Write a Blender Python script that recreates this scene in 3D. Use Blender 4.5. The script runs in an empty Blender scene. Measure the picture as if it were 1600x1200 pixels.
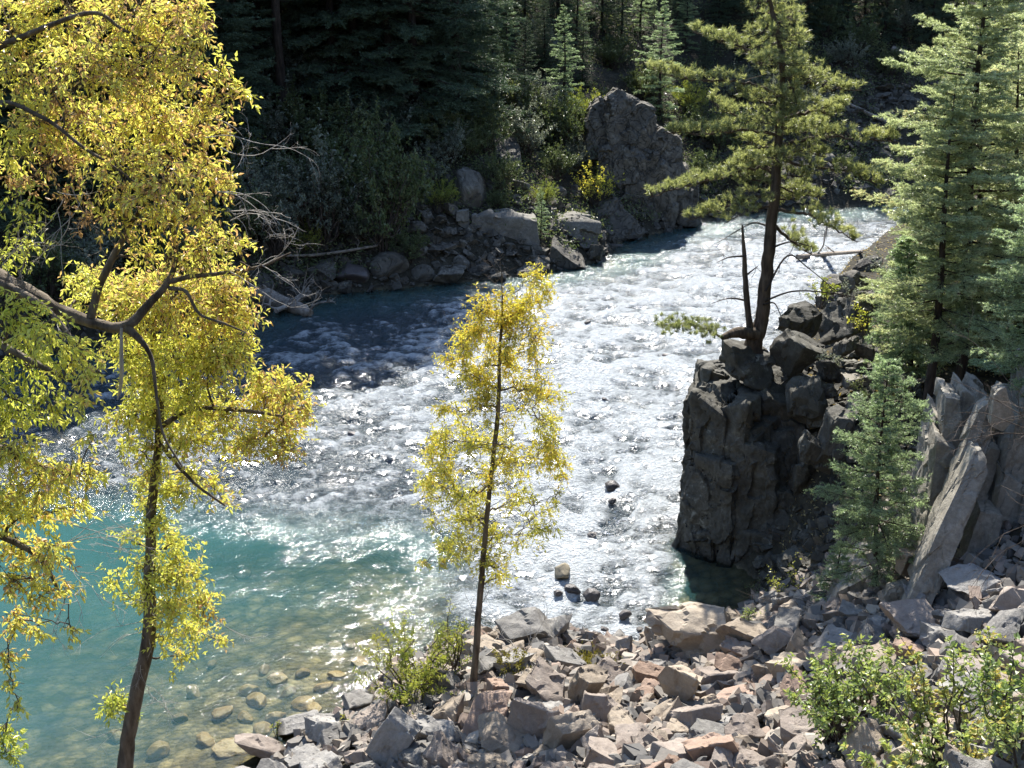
import bpy, bmesh, math, random
import numpy as np
from mathutils import Vector, Matrix

SC = bpy.context.scene
COL = SC.collection
PI = math.pi

# ------------------------------------------------------------------ camera model
CAM_H, PITCH, FPX = 14.0, math.radians(20.0), 1931.0      # metres, focal length in pixels of a 1600 px wide frame
CP, SP = math.cos(PITCH), math.sin(PITCH)

def ray(px, py):
    x = (px - 800.0) / FPX; y = (600.0 - py) / FPX
    return np.array([x, CP + y * SP, -SP + y * CP])

def at_z(px, py, z=0.0):
    d = ray(px, py); t = (z - CAM_H) / d[2]
    return np.array([0, 0, CAM_H]) + d * t

def at_Y(px, py, Y):
    d = ray(px, py); t = Y / d[1]
    return np.array([0, 0, CAM_H]) + d * t

def px_of(p):
    v = np.asarray(p, float) - np.array([0, 0, CAM_H])
    dep = v[1] * CP - v[2] * SP
    return 800 + FPX * v[0] / dep, 600 - FPX * (v[1] * SP + v[2] * CP) / dep, dep

# ------------------------------------------------------------------ numpy noise
def _hash(ix, iy, iz, seed):
    h = (ix * 374761393 + iy * 668265263 + iz * 1274126177 + seed * 974634777) & 0xFFFFFFFF
    h = ((h ^ (h >> 13)) * 1103515245) & 0xFFFFFFFF
    h = ((h ^ (h >> 16)) * 2246822519) & 0xFFFFFFFF
    return (h ^ (h >> 15)) & 0xFFFF

def vnoise(x, y, z=None, seed=0):
    """value noise, -1..1"""
    x = np.asarray(x, float); y = np.asarray(y, float)
    fx = np.floor(x); fy = np.floor(y)
    ix = fx.astype(np.int64); iy = fy.astype(np.int64)
    u = x - fx; v = y - fy
    u = u * u * u * (u * (u * 6 - 15) + 10); v = v * v * v * (v * (v * 6 - 15) + 10)
    def h(a, b, c): return _hash(a, b, c, seed) / 32767.5 - 1.0
    if z is None:
        zz = np.zeros_like(ix)
        a = h(ix, iy, zz); b = h(ix + 1, iy, zz); c = h(ix, iy + 1, zz); d = h(ix + 1, iy + 1, zz)
        return (a * (1 - u) + b * u) * (1 - v) + (c * (1 - u) + d * u) * v
    z = np.asarray(z, float); fz = np.floor(z); iz = fz.astype(np.int64); w = z - fz
    w = w * w * w * (w * (w * 6 - 15) + 10)
    r = []
    for k in (0, 1):
        a = h(ix, iy, iz + k); b = h(ix + 1, iy, iz + k); c = h(ix, iy + 1, iz + k); d = h(ix + 1, iy + 1, iz + k)
        r.append((a * (1 - u) + b * u) * (1 - v) + (c * (1 - u) + d * u) * v)
    return r[0] * (1 - w) + r[1] * w

def fbm(x, y, z=None, octv=4, seed=0, gain=0.5, lac=2.03):
    s = 0; a = 1.0; n = 0
    for o in range(octv):
        s = s + a * vnoise(x, y, z, seed + o * 17); n += a; a *= gain
        # rotate between octaves so the lattice never lines up
        x, y = (x * 0.8 - y * 0.6) * lac, (x * 0.6 + y * 0.8) * lac
        if z is not None: z = z * lac + 3.7
    return s / n

def sstep(a, b, x):
    t = np.clip((np.asarray(x, float) - a) / (b - a), 0, 1)
    return t * t * (3 - 2 * t)

# ------------------------------------------------------------------ mesh builder
class MB:
    def __init__(self): self.v = []; self.t = []; self.s = []; self.m = []; self.a = []; self.n = 0
    def add(self, v, t, smooth=False, mat=0, tint=0.0):
        v = np.asarray(v, float).reshape(-1, 3); t = np.asarray(t, np.int64).reshape(-1, 3)
        if not len(t): return
        self.v.append(v); self.t.append(t + self.n); self.n += len(v)
        self.s.append(np.full(len(t), smooth)); self.m.append(np.full(len(t), mat))
        self.a.append(np.broadcast_to(np.asarray(tint, float), (len(v),)).copy())
    def mesh(self, name, mats, origin=(0, 0, 0)):
        me = bpy.data.meshes.new(name)
        v = np.concatenate(self.v) - np.asarray(origin, float); t = np.concatenate(self.t)
        me.vertices.add(len(v)); me.vertices.foreach_set('co', v.astype(np.float32).ravel())
        me.loops.add(len(t) * 3); me.loops.foreach_set('vertex_index', t.astype(np.int32).ravel())
        me.polygons.add(len(t)); me.polygons.foreach_set('loop_start', np.arange(0, len(t) * 3, 3, dtype=np.int32))
        me.polygons.foreach_set('material_index', np.concatenate(self.m).astype(np.int32))
        me.update(calc_edges=True)
        me.polygons.foreach_set('use_smooth', np.concatenate(self.s))
        at = me.attributes.new('tint', 'FLOAT', 'POINT'); at.data.foreach_set('value', np.concatenate(self.a).astype(np.float32))
        for m in (mats if isinstance(mats, (list, tuple)) else [mats]): me.materials.append(m)
        return me
    def build(self, name, mats, origin=(0, 0, 0), parent=None):
        o = bpy.data.objects.new(name, self.mesh(name, mats, origin)); COL.objects.link(o)
        if parent is not None: o.parent = parent
        else: o.location = origin
        return o

class Many:
    """several pieces that each become a part of their own"""
    def __init__(self): self.l = []
    def one(self): self.l.append(MB()); return self.l[-1]
    def build(self, name, mats, origin, parent):
        for m in self.l: m.build(name, mats, origin, parent)

def tag(o, label=None, cat=None, group=None, kind=None):
    if label: o['label'] = label
    if cat: o['category'] = cat
    if group: o['group'] = group
    if kind: o['kind'] = kind
    return o

def empty(name, loc, label, cat, group=None):
    o = bpy.data.objects.new(name, None); COL.objects.link(o); o.location = [float(c) for c in loc]
    o.empty_display_size = 0.3
    return tag(o, label, cat, group)

def dup(root, loc, rotz=0.0, scale=1.0, label=None, group=None, cat=None):
    c = root.copy(); COL.objects.link(c)
    c.location = [float(x) for x in loc]; c.rotation_euler = (0, 0, rotz)
    c.scale = (scale,) * 3 if not hasattr(scale, '__len__') else scale
    if label: c['label'] = label
    if group: c['group'] = group
    if cat: c['category'] = cat
    for ch in list(root.children):
        d = ch.copy(); COL.objects.link(d); d.parent = c
    return c

def unit(a):
    a = np.asarray(a, float); return a / np.maximum(np.linalg.norm(a, axis=-1, keepdims=True), 1e-9)

def spline(pts, n=6):
    """Catmull-Rom through the points; n steps a segment. rows may carry extra columns (radius)."""
    P = np.asarray(pts, float)
    if len(P) < 3:
        t = np.linspace(0, 1, n + 1)[:, None]; return P[0] * (1 - t) + P[-1] * t
    Q = np.vstack([2 * P[0] - P[1], P, 2 * P[-1] - P[-2]]); out = []
    for i in range(1, len(Q) - 2):
        t = np.linspace(0, 1, n, endpoint=False)[:, None]
        p0, p1, p2, p3 = Q[i - 1], Q[i], Q[i + 1], Q[i + 2]
        out.append(0.5 * (2 * p1 + (p2 - p0) * t + (2 * p0 - 5 * p1 + 4 * p2 - p3) * t ** 2 + (3 * p1 - p0 - 3 * p2 + p3) * t ** 3))
    out.append(P[-1:]); return np.vstack(out)

def tube(mb, path, rad, sides=6, tint=0.0, mat=0, lump=0.0, rng=None):
    P = np.asarray(path, float); n = len(P); rad = np.broadcast_to(np.asarray(rad, float), (n,))
    T = unit(np.gradient(P, axis=0))
    ref = np.array([0.31, 0.92, 0.23]) if abs(T[0][2]) > 0.6 else np.array([0.1, 0.05, 1.0])
    U = unit(np.cross(T, ref)); V = np.cross(T, U)
    a = np.arange(sides) * 2 * PI / sides
    R = rad[:, None] * np.ones((n, sides))
    if lump and rng is not None: R = R * (1 + lump * rng.uniform(-1, 1, (n, sides)))
    ring = P[:, None, :] + R[:, :, None] * (U[:, None, :] * np.cos(a)[None, :, None] + V[:, None, :] * np.sin(a)[None, :, None])
    v = ring.reshape(-1, 3)
    i = np.arange(n - 1)[:, None] * sides; j = np.arange(sides)[None, :]; k = (j + 1) % sides
    a0 = (i + j).ravel(); b0 = (i + k).ravel(); c0 = (i + sides + k).ravel(); d0 = (i + sides + j).ravel()
    t = np.vstack([np.stack([a0, b0, c0], 1), np.stack([a0, c0, d0], 1)])
    mb.add(v, t, True, mat, tint)

def tubes3(mb, A, B, r0, r1, tint=0.0, mat=0):
    """many straight three-sided twigs at once"""
    A = np.asarray(A, float); B = np.asarray(B, float); n = len(A)
    if not n: return
    T = unit(B - A); U = unit(np.cross(T, np.where(np.abs(T[:, 2:3]) > 0.8, [[1.0, 0, 0]], [[0, 0, 1.0]]))); V = np.cross(T, U)
    r0 = np.broadcast_to(np.asarray(r0, float), (n,))[:, None]; r1 = np.broadcast_to(np.asarray(r1, float), (n,))[:, None]
    vs = []
    for P, r in ((A, r0), (B, r1)):
        for k in range(3):
            a = k * 2 * PI / 3; vs.append(P + r * (U * math.cos(a) + V * math.sin(a)))
    v = np.stack(vs, 1).reshape(-1, 3); b = np.arange(n)[:, None] * 6
    f = np.array([[0, 1, 4], [0, 4, 3], [1, 2, 5], [1, 5, 4], [2, 0, 3], [2, 3, 5]])
    mb.add(v, (b[:, :, None] + f[None]).reshape(-1, 3), True, mat, tint)

def rand_dirs(rng, n):
    v = rng.normal(size=(n, 3)); return unit(v)

def leaves(mb, P, D, N, L, W, tint, mat=0, fold=0.25):
    """one folded four-cornered leaf a row: base P, direction D, face normal N"""
    n = len(P)
    if not n: return
    D = unit(D); S = unit(np.cross(D, N)); N = np.cross(S, D)
    L = np.broadcast_to(L, (n,))[:, None]; W = np.broadcast_to(W, (n,))[:, None]
    mid = P + D * L * 0.45
    a = P; b = mid + S * W * 0.5 + N * W * fold; c = P + D * L - N * L * 0.12; d = mid - S * W * 0.5 + N * W * fold
    v = np.stack([a, b, c, d], 1).reshape(-1, 3); k = np.arange(n)[:, None] * 4
    mb.add(v, (k[:, :, None] + np.array([[0, 1, 2], [0, 2, 3]])[None]).reshape(-1, 3), False, mat, np.repeat(np.broadcast_to(tint, (n,)), 4))

def needles(mb, rng, A, D, L, per, nl, nw, tint, lean=0.55, mat=0, flat=0.0):
    """needle blades along many twigs: start A, direction D, length L; `per` blades a twig"""
    A = np.repeat(A, per, 0); D = np.repeat(unit(D), per, 0); L = np.repeat(np.broadcast_to(L, (len(A) // per,)), per)
    n = len(A)
    if not n: return
    t = rng.uniform(0.0, 1.0, n)
    P = A + D * (L * t)[:, None]
    R = rng.normal(size=(n, 3)); R[:, 2] *= (1 - flat); R = unit(R - D * np.sum(R * D, 1, keepdims=True))
    d = unit(D * lean + R + rng.normal(size=(n, 3)) * 0.15)
    S = unit(np.cross(d, rng.normal(size=(n, 3))))
    ln = nl * rng.uniform(0.65, 1.2, n)[:, None]; w = nw * 0.5
    v = np.stack([P + S * w, P - S * w, P + d * ln], 1).reshape(-1, 3)
    ti = np.repeat(np.broadcast_to(tint, (n // per,)), per)
    mb.add(v, np.arange(n * 3).reshape(-1, 3), False, mat, np.repeat(ti, 3))
# ------------------------------------------------------------------ materials
class NT:
    def __init__(self, name):
        self.m = bpy.data.materials.new(name); self.m.use_nodes = True
        self.t = self.m.node_tree; self.t.nodes.clear()
        self.out = self.t.nodes.new('ShaderNodeOutputMaterial')
    def n(self, typ, ins=None, **kw):
        nd = self.t.nodes.new(typ)
        for k, v in kw.items(): setattr(nd, k, v)
        for k, v in (ins or {}).items(): self.set(nd, k, v)
        return nd
    def set(self, nd, k, v):
        s = nd.inputs[k]
        if hasattr(v, 'is_linked') or hasattr(v, 'links'): self.t.links.new(v, s)
        elif hasattr(v, 'outputs'): self.t.links.new(v.outputs[0], s)
        else: s.default_value = v
    def math(self, op, a, b=None, c=None, clamp=False):
        nd = self.n('ShaderNodeMath', operation=op, use_clamp=clamp); self.set(nd, 0, a)
        if b is not None: self.set(nd, 1, b)
        if c is not None: self.set(nd, 2, c)
        return nd.outputs[0]
    def ramp(self, fac, stops, interp='LINEAR'):
        nd = self.n('ShaderNodeValToRGB'); r = nd.color_ramp; r.interpolation = interp
        while len(r.elements) > 1: r.elements.remove(r.elements[-1])
        for i, (p, c) in enumerate(stops):
            e = r.elements[0] if i == 0 else r.elements.new(p)
            e.position = p; e.color = (*c, 1) if len(c) == 3 else c
        self.set(nd, 'Fac', fac); return nd.outputs['Color']
    def mix(self, fac, a, b, blend='MIX'):
        nd = self.n('ShaderNodeMix', data_type='RGBA', blend_type=blend)
        self.set(nd, 0, fac); self.set(nd, 6, a if not isinstance(a, tuple) or len(a) == 4 else (*a, 1)); self.set(nd, 7, b if not isinstance(b, tuple) or len(b) == 4 else (*b, 1))
        return nd.outputs[2]
    def noise(self, vec, scale, detail=4, rough=0.55, dist=0.0):
        nd = self.n('ShaderNodeTexNoise', {'Scale': scale, 'Detail': detail, 'Roughness': rough, 'Distortion': dist})
        if vec is not None: self.set(nd, 'Vector', vec)
        return nd.outputs['Fac']
    def pos(self): return self.n('ShaderNodeNewGeometry').outputs['Position']
    def obj(self): return self.n('ShaderNodeTexCoord').outputs['Object']
    def attr(self, name): return self.n('ShaderNodeAttribute', attribute_name=name).outputs['Fac']
    def island(self): return self.n('ShaderNodeNewGeometry').outputs['Random Per Island']
    def objrand(self): return self.n('ShaderNodeObjectInfo').outputs['Random']
    def mapr(self, v, a, b, c, d):
        nd = self.n('ShaderNodeMapRange', {'Value': v, 'From Min': a, 'From Max': b, 'To Min': c, 'To Max': d}); return nd.outputs[0]
    def done(self, sh):
        self.t.links.new(sh.outputs[0] if hasattr(sh, 'outputs') else sh, self.out.inputs['Surface']); return self.m

def foliage_mat(name, stops, trans=0.45, tmul=(1.25, 1.2, 0.6), rough=0.55, spec=0.25):
    """leaf colours picked leaf by leaf (random per island, shifted by the clump's own tint)"""
    k = NT(name)
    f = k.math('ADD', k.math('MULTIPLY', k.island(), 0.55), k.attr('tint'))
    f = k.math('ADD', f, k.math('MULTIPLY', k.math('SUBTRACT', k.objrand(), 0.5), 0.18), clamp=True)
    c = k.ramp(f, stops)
    tc = k.mix(1.0, c, (*tmul, 1), 'MULTIPLY')
    p = k.n('ShaderNodeBsdfPrincipled', {'Base Color': c, 'Roughness': rough, 'Specular IOR Level': spec})
    t = k.n('ShaderNodeBsdfTranslucent', {'Color': tc})
    return k.done(k.n('ShaderNodeMixShader', {0: trans, 1: p, 2: t}))

def bark_mat(name, c1, c2, scale=9.0, stretch=0.22):
    k = NT(name)
    mp = k.n('ShaderNodeMapping', {'Scale': (1, 1, stretch)}); k.set(mp, 'Vector', k.pos())
    n1 = k.noise(mp.outputs[0], scale, 6, 0.65); n2 = k.noise(k.pos(), 1.3, 3)
    f = k.math('ADD', k.math('MULTIPLY', k.math('SUBTRACT', n1, 0.36), 2.6), k.math('MULTIPLY', k.math('SUBTRACT', n2, 0.5), 0.8), clamp=True)
    c = k.mix(f, c1, c2)
    b = k.n('ShaderNodeBump', {'Strength': 1.0, 'Distance': 0.05, 'Height': n1})
    return k.done(k.n('ShaderNodeBsdfPrincipled', {'Base Color': c, 'Roughness': 0.9, 'Normal': b, 'Specular IOR Level': 0.2}))

def rock_mat(name, stops, obj_space=True, scale=1.0, lichen=0.0, strata=0.0, bump=0.7, rand=0.5, vein=0.0, rough=0.82):
    """stops: colours one rock is picked from (by object), mottled within"""
    k = NT(name)
    P = k.obj() if obj_space else k.pos()
    r = k.objrand()
    vec = k.n('ShaderNodeVectorMath', operation='ADD'); k.set(vec, 0, P)
    cmb = k.n('ShaderNodeCombineXYZ', {0: k.math('MULTIPLY', r, 37.0), 1: k.math('MULTIPLY', r, 91.0), 2: 0.0}); k.set(vec, 1, cmb.outputs[0])
    V = vec.outputs[0]
    n1 = k.noise(V, 2.2 * scale, 6, 0.6, 0.4); n2 = k.noise(V, 11 * scale, 6, 0.7); n3 = k.noise(V, 45 * scale, 3, 0.6)
    f = k.math('ADD', k.math('MULTIPLY', r, rand), k.math('MULTIPLY', k.math('SUBTRACT', n1, 0.5), 1.1))
    f = k.math('ADD', f, k.math('ADD', (1 - rand) * 0.5, k.math('MULTIPLY', k.math('SUBTRACT', n2, 0.5), 0.95)), clamp=True)
    c = k.ramp(f, stops)
    c = k.mix(k.math('MULTIPLY', k.math('SUBTRACT', n3, 0.35), 0.9, clamp=True), c, k.mix(1.0, c, (0.55, 0.52, 0.5, 1), 'MULTIPLY'))
    h = k.math('ADD', k.math('MULTIPLY', n1, 0.5), k.math('ADD', k.math('MULTIPLY', n2, 0.35), k.math('MULTIPLY', n3, 0.12)))
    if strata:
        mp = k.n('ShaderNodeMapping', {'Scale': (1.2, 1.2, 14 * strata)}); k.set(mp, 'Vector', V)
        st = k.noise(mp.outputs[0], 1.4, 5, 0.7, 0.3)
        c = k.mix(k.math('MULTIPLY', k.math('SUBTRACT', st, 0.45), 2.2, clamp=True), c, k.mix(1.0, c, (0.5, 0.48, 0.46, 1), 'MULTIPLY'))
        h = k.math('ADD', h, k.math('MULTIPLY', st, 0.6))
    if vein:
        w = k.noise(V, 1.6, 5, 0.6, 1.5)
        vv = k.math('SUBTRACT', 1.0, k.math('MULTIPLY', k.math('ABSOLUTE', k.math('SUBTRACT', w, 0.5)), 38.0), clamp=True)
        c = k.mix(k.math('MULTIPLY', vv, abs(vein) * .4), c, (0.5, 0.49, 0.46, 1) if vein > 0 else (0.018, 0.016, 0.014, 1))
        if vein < 0: h = k.math('SUBTRACT', h, k.math('MULTIPLY', vv, .5))
    if lichen:
        l = k.noise(V, 5.0 * scale, 5, 0.75, 0.6); l2 = k.noise(V, 1.1 * scale, 2)
        lf = k.math('MULTIPLY', k.math('SUBTRACT', k.math('ADD', l, k.math('MULTIPLY', l2, 0.45)), 0.83), 9.0, clamp=True)
        c = k.mix(k.math('MULTIPLY', lf, lichen), c, k.ramp(n2, [(0.35, (0.30, 0.31, 0.26)), (0.6, (0.42, 0.42, 0.36))]))
    wz = k.n('ShaderNodeSeparateXYZ', {0: k.pos()}).outputs[2]; wet = k.mapr(k.math('ADD', wz, k.math('MULTIPLY', n1, -.16)), -0.06, 0.10, 1.0, 0.0)
    wet = k.math('MULTIPLY', wet, 1.0, clamp=True)          # the wet band along the waterline
    c = k.mix(k.math('MULTIPLY', wet, 0.8 if rough > .4 and name != 'sunken_boulder' else 0.0), c, k.mix(1.0, c, (0.34, 0.33, 0.31, 1), 'MULTIPLY'))
    rough = k.mapr(wet, 0.0, 1.0, rough, min(rough, 0.3))
    b = k.n('ShaderNodeBump', {'Strength': bump, 'Distance': 0.06 / scale, 'Height': h})
    return k.done(k.n('ShaderNodeBsdfPrincipled', {'Base Color': c, 'Roughness': rough, 'Normal': b, 'Specular IOR Level': 0.3}))

M = {}
M['leaf_yellow'] = foliage_mat('cottonwood_leaf', [(0.0, (0.22, 0.32, 0.06)), (0.2, (0.48, 0.54, 0.10)), (0.5, (0.74, 0.75, 0.18)), (0.78, (0.80, 0.76, 0.19)), (0.92, (0.70, 0.52, 0.18)), (1.0, (0.56, 0.36, 0.20))], 0.45, (1.1, 1.1, 0.8), 0.4, 0.5)
M['leaf_gold'] = foliage_mat('sapling_leaf', [(0.0, (0.24, 0.29, 0.05)), (0.3, (0.52, 0.52, 0.09)), (0.7, (0.73, 0.66, 0.11)), (1.0, (0.76, 0.55, 0.11))], 0.45, (1.1, 1.1, 0.7), 0.42, 0.5)
M['leaf_willow'] = foliage_mat('willow_leaf', [(0.0, (0.09, 0.14, 0.03)), (0.5, (0.28, 0.33, 0.07)), (1.0, (0.48, 0.46, 0.10))], 0.45, (1.1, 1.1, .6), .42, .5)
M['leaf_oak'] = foliage_mat('oak_leaf', [(0.0, (0.09, 0.14, 0.05)), (0.45, (0.24, 0.31, 0.12)), (0.8, (0.42, 0.46, 0.20)), (1.0, (0.48, 0.38, 0.15))], 0.4, (1.2, 1.25, 0.6), 0.35, 0.5)
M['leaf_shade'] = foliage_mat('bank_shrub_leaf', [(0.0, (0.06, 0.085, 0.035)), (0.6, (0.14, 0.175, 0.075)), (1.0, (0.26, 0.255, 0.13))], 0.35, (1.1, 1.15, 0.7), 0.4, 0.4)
M['leaf_sage'] = foliage_mat('grey_shrub_leaf', [(0.0, (0.10, 0.12, 0.085)), (0.6, (0.22, 0.25, 0.18)), (1.0, (0.37, 0.38, 0.31))], 0.35, (1.1, 1.1, 0.9), 0.35, 0.5)
M['needle_spruce'] = foliage_mat('spruce_needle', [(0.0, (0.10, 0.15, 0.08)), (0.5, (0.26, 0.35, 0.20)), (1.0, (0.48, 0.57, 0.36))], 0.58, (1.2, 1.22, 0.95), 0.33, 0.8)
M['needle_fir'] = foliage_mat('fir_needle', [(0.0, (0.12, 0.15, 0.08)), (0.5, (0.34, 0.40, 0.22)), (0.85, (0.56, 0.60, 0.37)), (1.0, (0.60, 0.50, 0.30))], 0.58, (1.2, 1.22, 0.95), 0.33, 0.8)
M['needle_pine'] = foliage_mat('pine_needle', [(0.0, (0.11, 0.14, 0.06)), (0.5, (0.32, 0.35, 0.17)), (1.0, (0.54, 0.55, 0.27))], 0.55, (1.1, 1.08, 0.7), 0.38, 0.6)
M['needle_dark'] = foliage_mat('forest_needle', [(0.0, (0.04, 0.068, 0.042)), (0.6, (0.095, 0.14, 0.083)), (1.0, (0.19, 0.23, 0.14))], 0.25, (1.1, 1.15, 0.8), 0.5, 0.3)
M['moss'] = foliage_mat('moss_blade', [(0.0, (0.10, 0.10, 0.015)), (1.0, (0.30, 0.26, 0.04))], 0.3)
M['dry_grass'] = foliage_mat('dry_grass', [(0.0, (0.22, 0.17, 0.08)), (1.0, (0.5, 0.4, 0.2))], 0.3)
M['rust_leaf'] = foliage_mat('dry_rust_leaf', [(0.0, (0.20, 0.07, 0.03)), (1.0, (0.42, 0.2, 0.1))], 0.4)
M['bark_grey'] = bark_mat('cottonwood_bark', (0.055, 0.042, 0.03, 1), (0.24, 0.20, 0.15, 1), 8)
M['bark_dark'] = bark_mat('conifer_bark', (0.022, 0.017, 0.013, 1), (0.085, 0.065, 0.05, 1), 10)
M['bark_pine'] = bark_mat('pine_bark', (0.035, 0.027, 0.02, 1), (0.15, 0.115, 0.08, 1), 9)
M['twig_pale'] = bark_mat('bare_twig', (0.32, 0.29, 0.25, 1), (0.56, 0.53, 0.48, 1), 6)
M['twig_dark'] = bark_mat('dark_twig', (0.05, 0.04, 0.03, 1), (0.15, 0.12, 0.10, 1), 8)
M['driftwood'] = bark_mat('driftwood', (0.16, 0.13, 0.10, 1), (0.42, 0.37, 0.31, 1), 7, 0.5)
M['rock_grey'] = rock_mat('grey_rock', [(0.0, (0.09, 0.086, 0.078)), (0.5, (0.19, 0.18, 0.164)), (1.0, (0.32, 0.305, 0.28))], lichen=0.35, bump=1.0)
M['rock_tan'] = rock_mat('tan_rock', [(0.0, (0.16, 0.13, 0.097)), (0.5, (0.27, 0.222, 0.168)), (1.0, (0.37, 0.312, 0.24))], lichen=0.15, bump=1.0)
M['rock_rust'] = rock_mat('rusty_rock', [(0.0, (0.18, 0.12, 0.085)), (0.5, (0.27, 0.19, 0.14)), (1.0, (0.33, 0.24, 0.19))], lichen=0.1, bump=1.0)
M['rock_pink'] = rock_mat('pinkish_rock', [(0.0, (0.16, 0.13, 0.107)), (0.5, (0.245, 0.205, 0.172)), (1.0, (0.34, 0.29, 0.245))], lichen=0.1, bump=1.0)
M['rock_dark'] = rock_mat('dark_wet_rock', [(0.0, (0.03, 0.027, 0.026)), (0.6, (0.075, 0.066, 0.062)), (1.0, (0.12, 0.10, 0.095))], rough=0.35)
M['rock_river'] = rock_mat('river_boulder', [(0.0, (0.17, 0.15, 0.11)), (0.5, (0.30, 0.26, 0.18)), (1.0, (0.40, 0.33, 0.22))], lichen=0.0)
M['rock_sunk'] = rock_mat('sunken_boulder', [(0.0, (0.15, 0.10, 0.045)), (0.5, (0.30, 0.195, 0.08)), (1.0, (0.40, 0.28, 0.13))])
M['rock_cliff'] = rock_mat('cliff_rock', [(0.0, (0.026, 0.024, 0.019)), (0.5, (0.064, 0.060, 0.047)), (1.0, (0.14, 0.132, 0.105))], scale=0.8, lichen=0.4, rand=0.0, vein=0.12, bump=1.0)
M['rock_slab'] = rock_mat('slab_rock', [(0.0, (0.10, 0.09, 0.07)), (0.5, (0.235, 0.215, 0.175)), (1.0, (0.42, 0.395, 0.335))], scale=1.2, lichen=0.45, rand=0.0, strata=0.0, bump=1.0)
M['rock_pale'] = rock_mat('pale_ledge_rock', [(0.0, (0.075, 0.068, 0.056)), (0.5, (0.17, 0.16, 0.135)), (1.0, (0.31, 0.295, 0.255))], scale=0.9, lichen=0.4, bump=1.0)
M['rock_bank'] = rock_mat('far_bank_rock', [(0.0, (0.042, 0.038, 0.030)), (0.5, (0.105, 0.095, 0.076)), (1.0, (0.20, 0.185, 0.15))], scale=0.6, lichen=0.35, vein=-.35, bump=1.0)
# ------------------------------------------------------------------ the land: near bank, river channel, far hillside
def W(px, py, z=0.0): p = at_z(px, py, z); return (float(p[0]), float(p[1]))
NEAR = [(-120, -20), (-40, 3), (-20, 8), (-9.5, 13.6), W(405, 1215), W(450, 1170), W(510, 1128), W(565, 1092), W(610, 1045), W(690, 1005), W(790, 985),
        W(870, 985), W(990, 1010), W(1035, 985), (4.25, 23.1), (5.2, 23.9), (5.75, 25.2), (5.2, 26.2), (4.35, 27.0), (5.5, 30.5), (6.9, 35), (9.9, 43),
        (14.2, 50.5), (16.9, 56), (20.5, 62), (40, 68), (120, 85), (400, 140)]
FAR = [(-400, -60), (-120, 5), (-40, 31), (-18, 41), (-10.5, 46), (-7.6, 49.3), (-2.6, 51), (1.0, 52.6), (3.9, 54.6), (5.3, 58.5), (8.9, 61.9), (12, 65), (18, 66.6),
       (25, 69), (40, 76), (120, 100), (400, 170)]
NEAR_A = np.array(NEAR); FAR_A = np.array(FAR)
RIVER_POLY = np.vstack([NEAR_A, FAR_A[::-1]])

def seg_dist(X, Y, L):
    d2 = np.full(X.shape, 1e18)
    for (ax, ay), (bx, by) in zip(L[:-1], L[1:]):
        dx, dy = bx - ax, by - ay; t = np.clip(((X - ax) * dx + (Y - ay) * dy) / (dx * dx + dy * dy), 0, 1)
        d2 = np.minimum(d2, (X - ax - t * dx) ** 2 + (Y - ay - t * dy) ** 2)
    return np.sqrt(d2)

def inside(X, Y, poly):
    r = np.zeros(X.shape, bool); n = len(poly)
    for i in range(n):
        ax, ay = poly[i]; bx, by = poly[(i + 1) % n]
        if ay == by: continue
        r ^= ((ay > Y) != (by > Y)) & (X < (bx - ax) * (Y - ay) / (by - ay) + ax)
    return r

POOL = np.array([W(-500, 900), W(-100, 800), W(140, 790), W(340, 835), W(480, 850), W(590, 850), W(665, 905), W(620, 975), W(575, 1040), W(520, 1120), W(420, 1300), W(-700, 1500), (-40, 10)])
COVE = np.array([W(1068, 850), W(1060, 1000), W(1100, 1010), W(1220, 990), W(1220, 850)])

def ground(X, Y, rough=True):
    X = np.asarray(X, float); Y = np.asarray(Y, float)
    dn = seg_dist(X, Y, NEAR_A); df = seg_dist(X, Y, FAR_A); ins = inside(X, Y, RIVER_POLY)
    wob = fbm(X * 0.5, Y * 0.5, octv=4, seed=5)
    # river bed
    pool = 1.0 - sstep(-1.5, 1.0, np.where(inside(X, Y, POOL), -1, 1) * seg_dist(X, Y, np.vstack([POOL, POOL[:1]])))
    maxd = 1.0 + 0.9 * pool
    bed = -np.minimum(np.minimum(dn * (0.13 + 0.10 * sstep(0, 3, X)), df * 0.5), maxd) - 0.05 + 0.22 * wob * np.minimum(1, np.minimum(dn, df))
    # near bank: talus, then a steeper slope up to the ledge the picture was taken from
    base = 0.33 * np.minimum(dn, 9) + 0.66 * np.maximum(dn - 9, 0)
    base = np.where(base > 12.3, 12.3 + 0.0 * base, base) + 0.6 * np.maximum(dn - 31, 0)
    rise = 0.45 * np.maximum(X - 4.0, 0) * sstep(0, 3.0, dn)
    tal = base + np.minimum(rise, 5.5)
    bluff = np.minimum(dn * 1.5, 3.3) + 0.22 * np.maximum(dn - 2, 0) + 0.0 * X
    wb = sstep(21.8, 25.2, Y - 0.12 * np.maximum(X - 6, 0))
    nearz = tal * (1 - wb) + bluff * wb
    nearz = np.minimum(nearz, 60 + 4 * wob)
    # far bank and hillside
    farz = 0.75 * np.minimum(df, 2) + 0.52 * np.clip(df - 2, 0, 12) + 0.70 * np.maximum(df - 14, 0)
    farz = np.minimum(farz, 62 + 0.05 * df)
    if rough:
        nearz = nearz + (0.16 * wob + 0.05 * fbm(X * 2.2, Y * 2.2, octv=3, seed=9)) * sstep(0, 1.2, dn)
        farz = farz + (0.55 * wob + 0.9 * fbm(X * 0.16, Y * 0.16, octv=3, seed=11) * sstep(3, 12, df)) * sstep(0, 2.5, df)
    return np.where(ins, bed, np.where(dn < df, nearz, farz))

def gz(x, y): return float(ground(np.array([x]), np.array([y]))[0])

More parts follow.
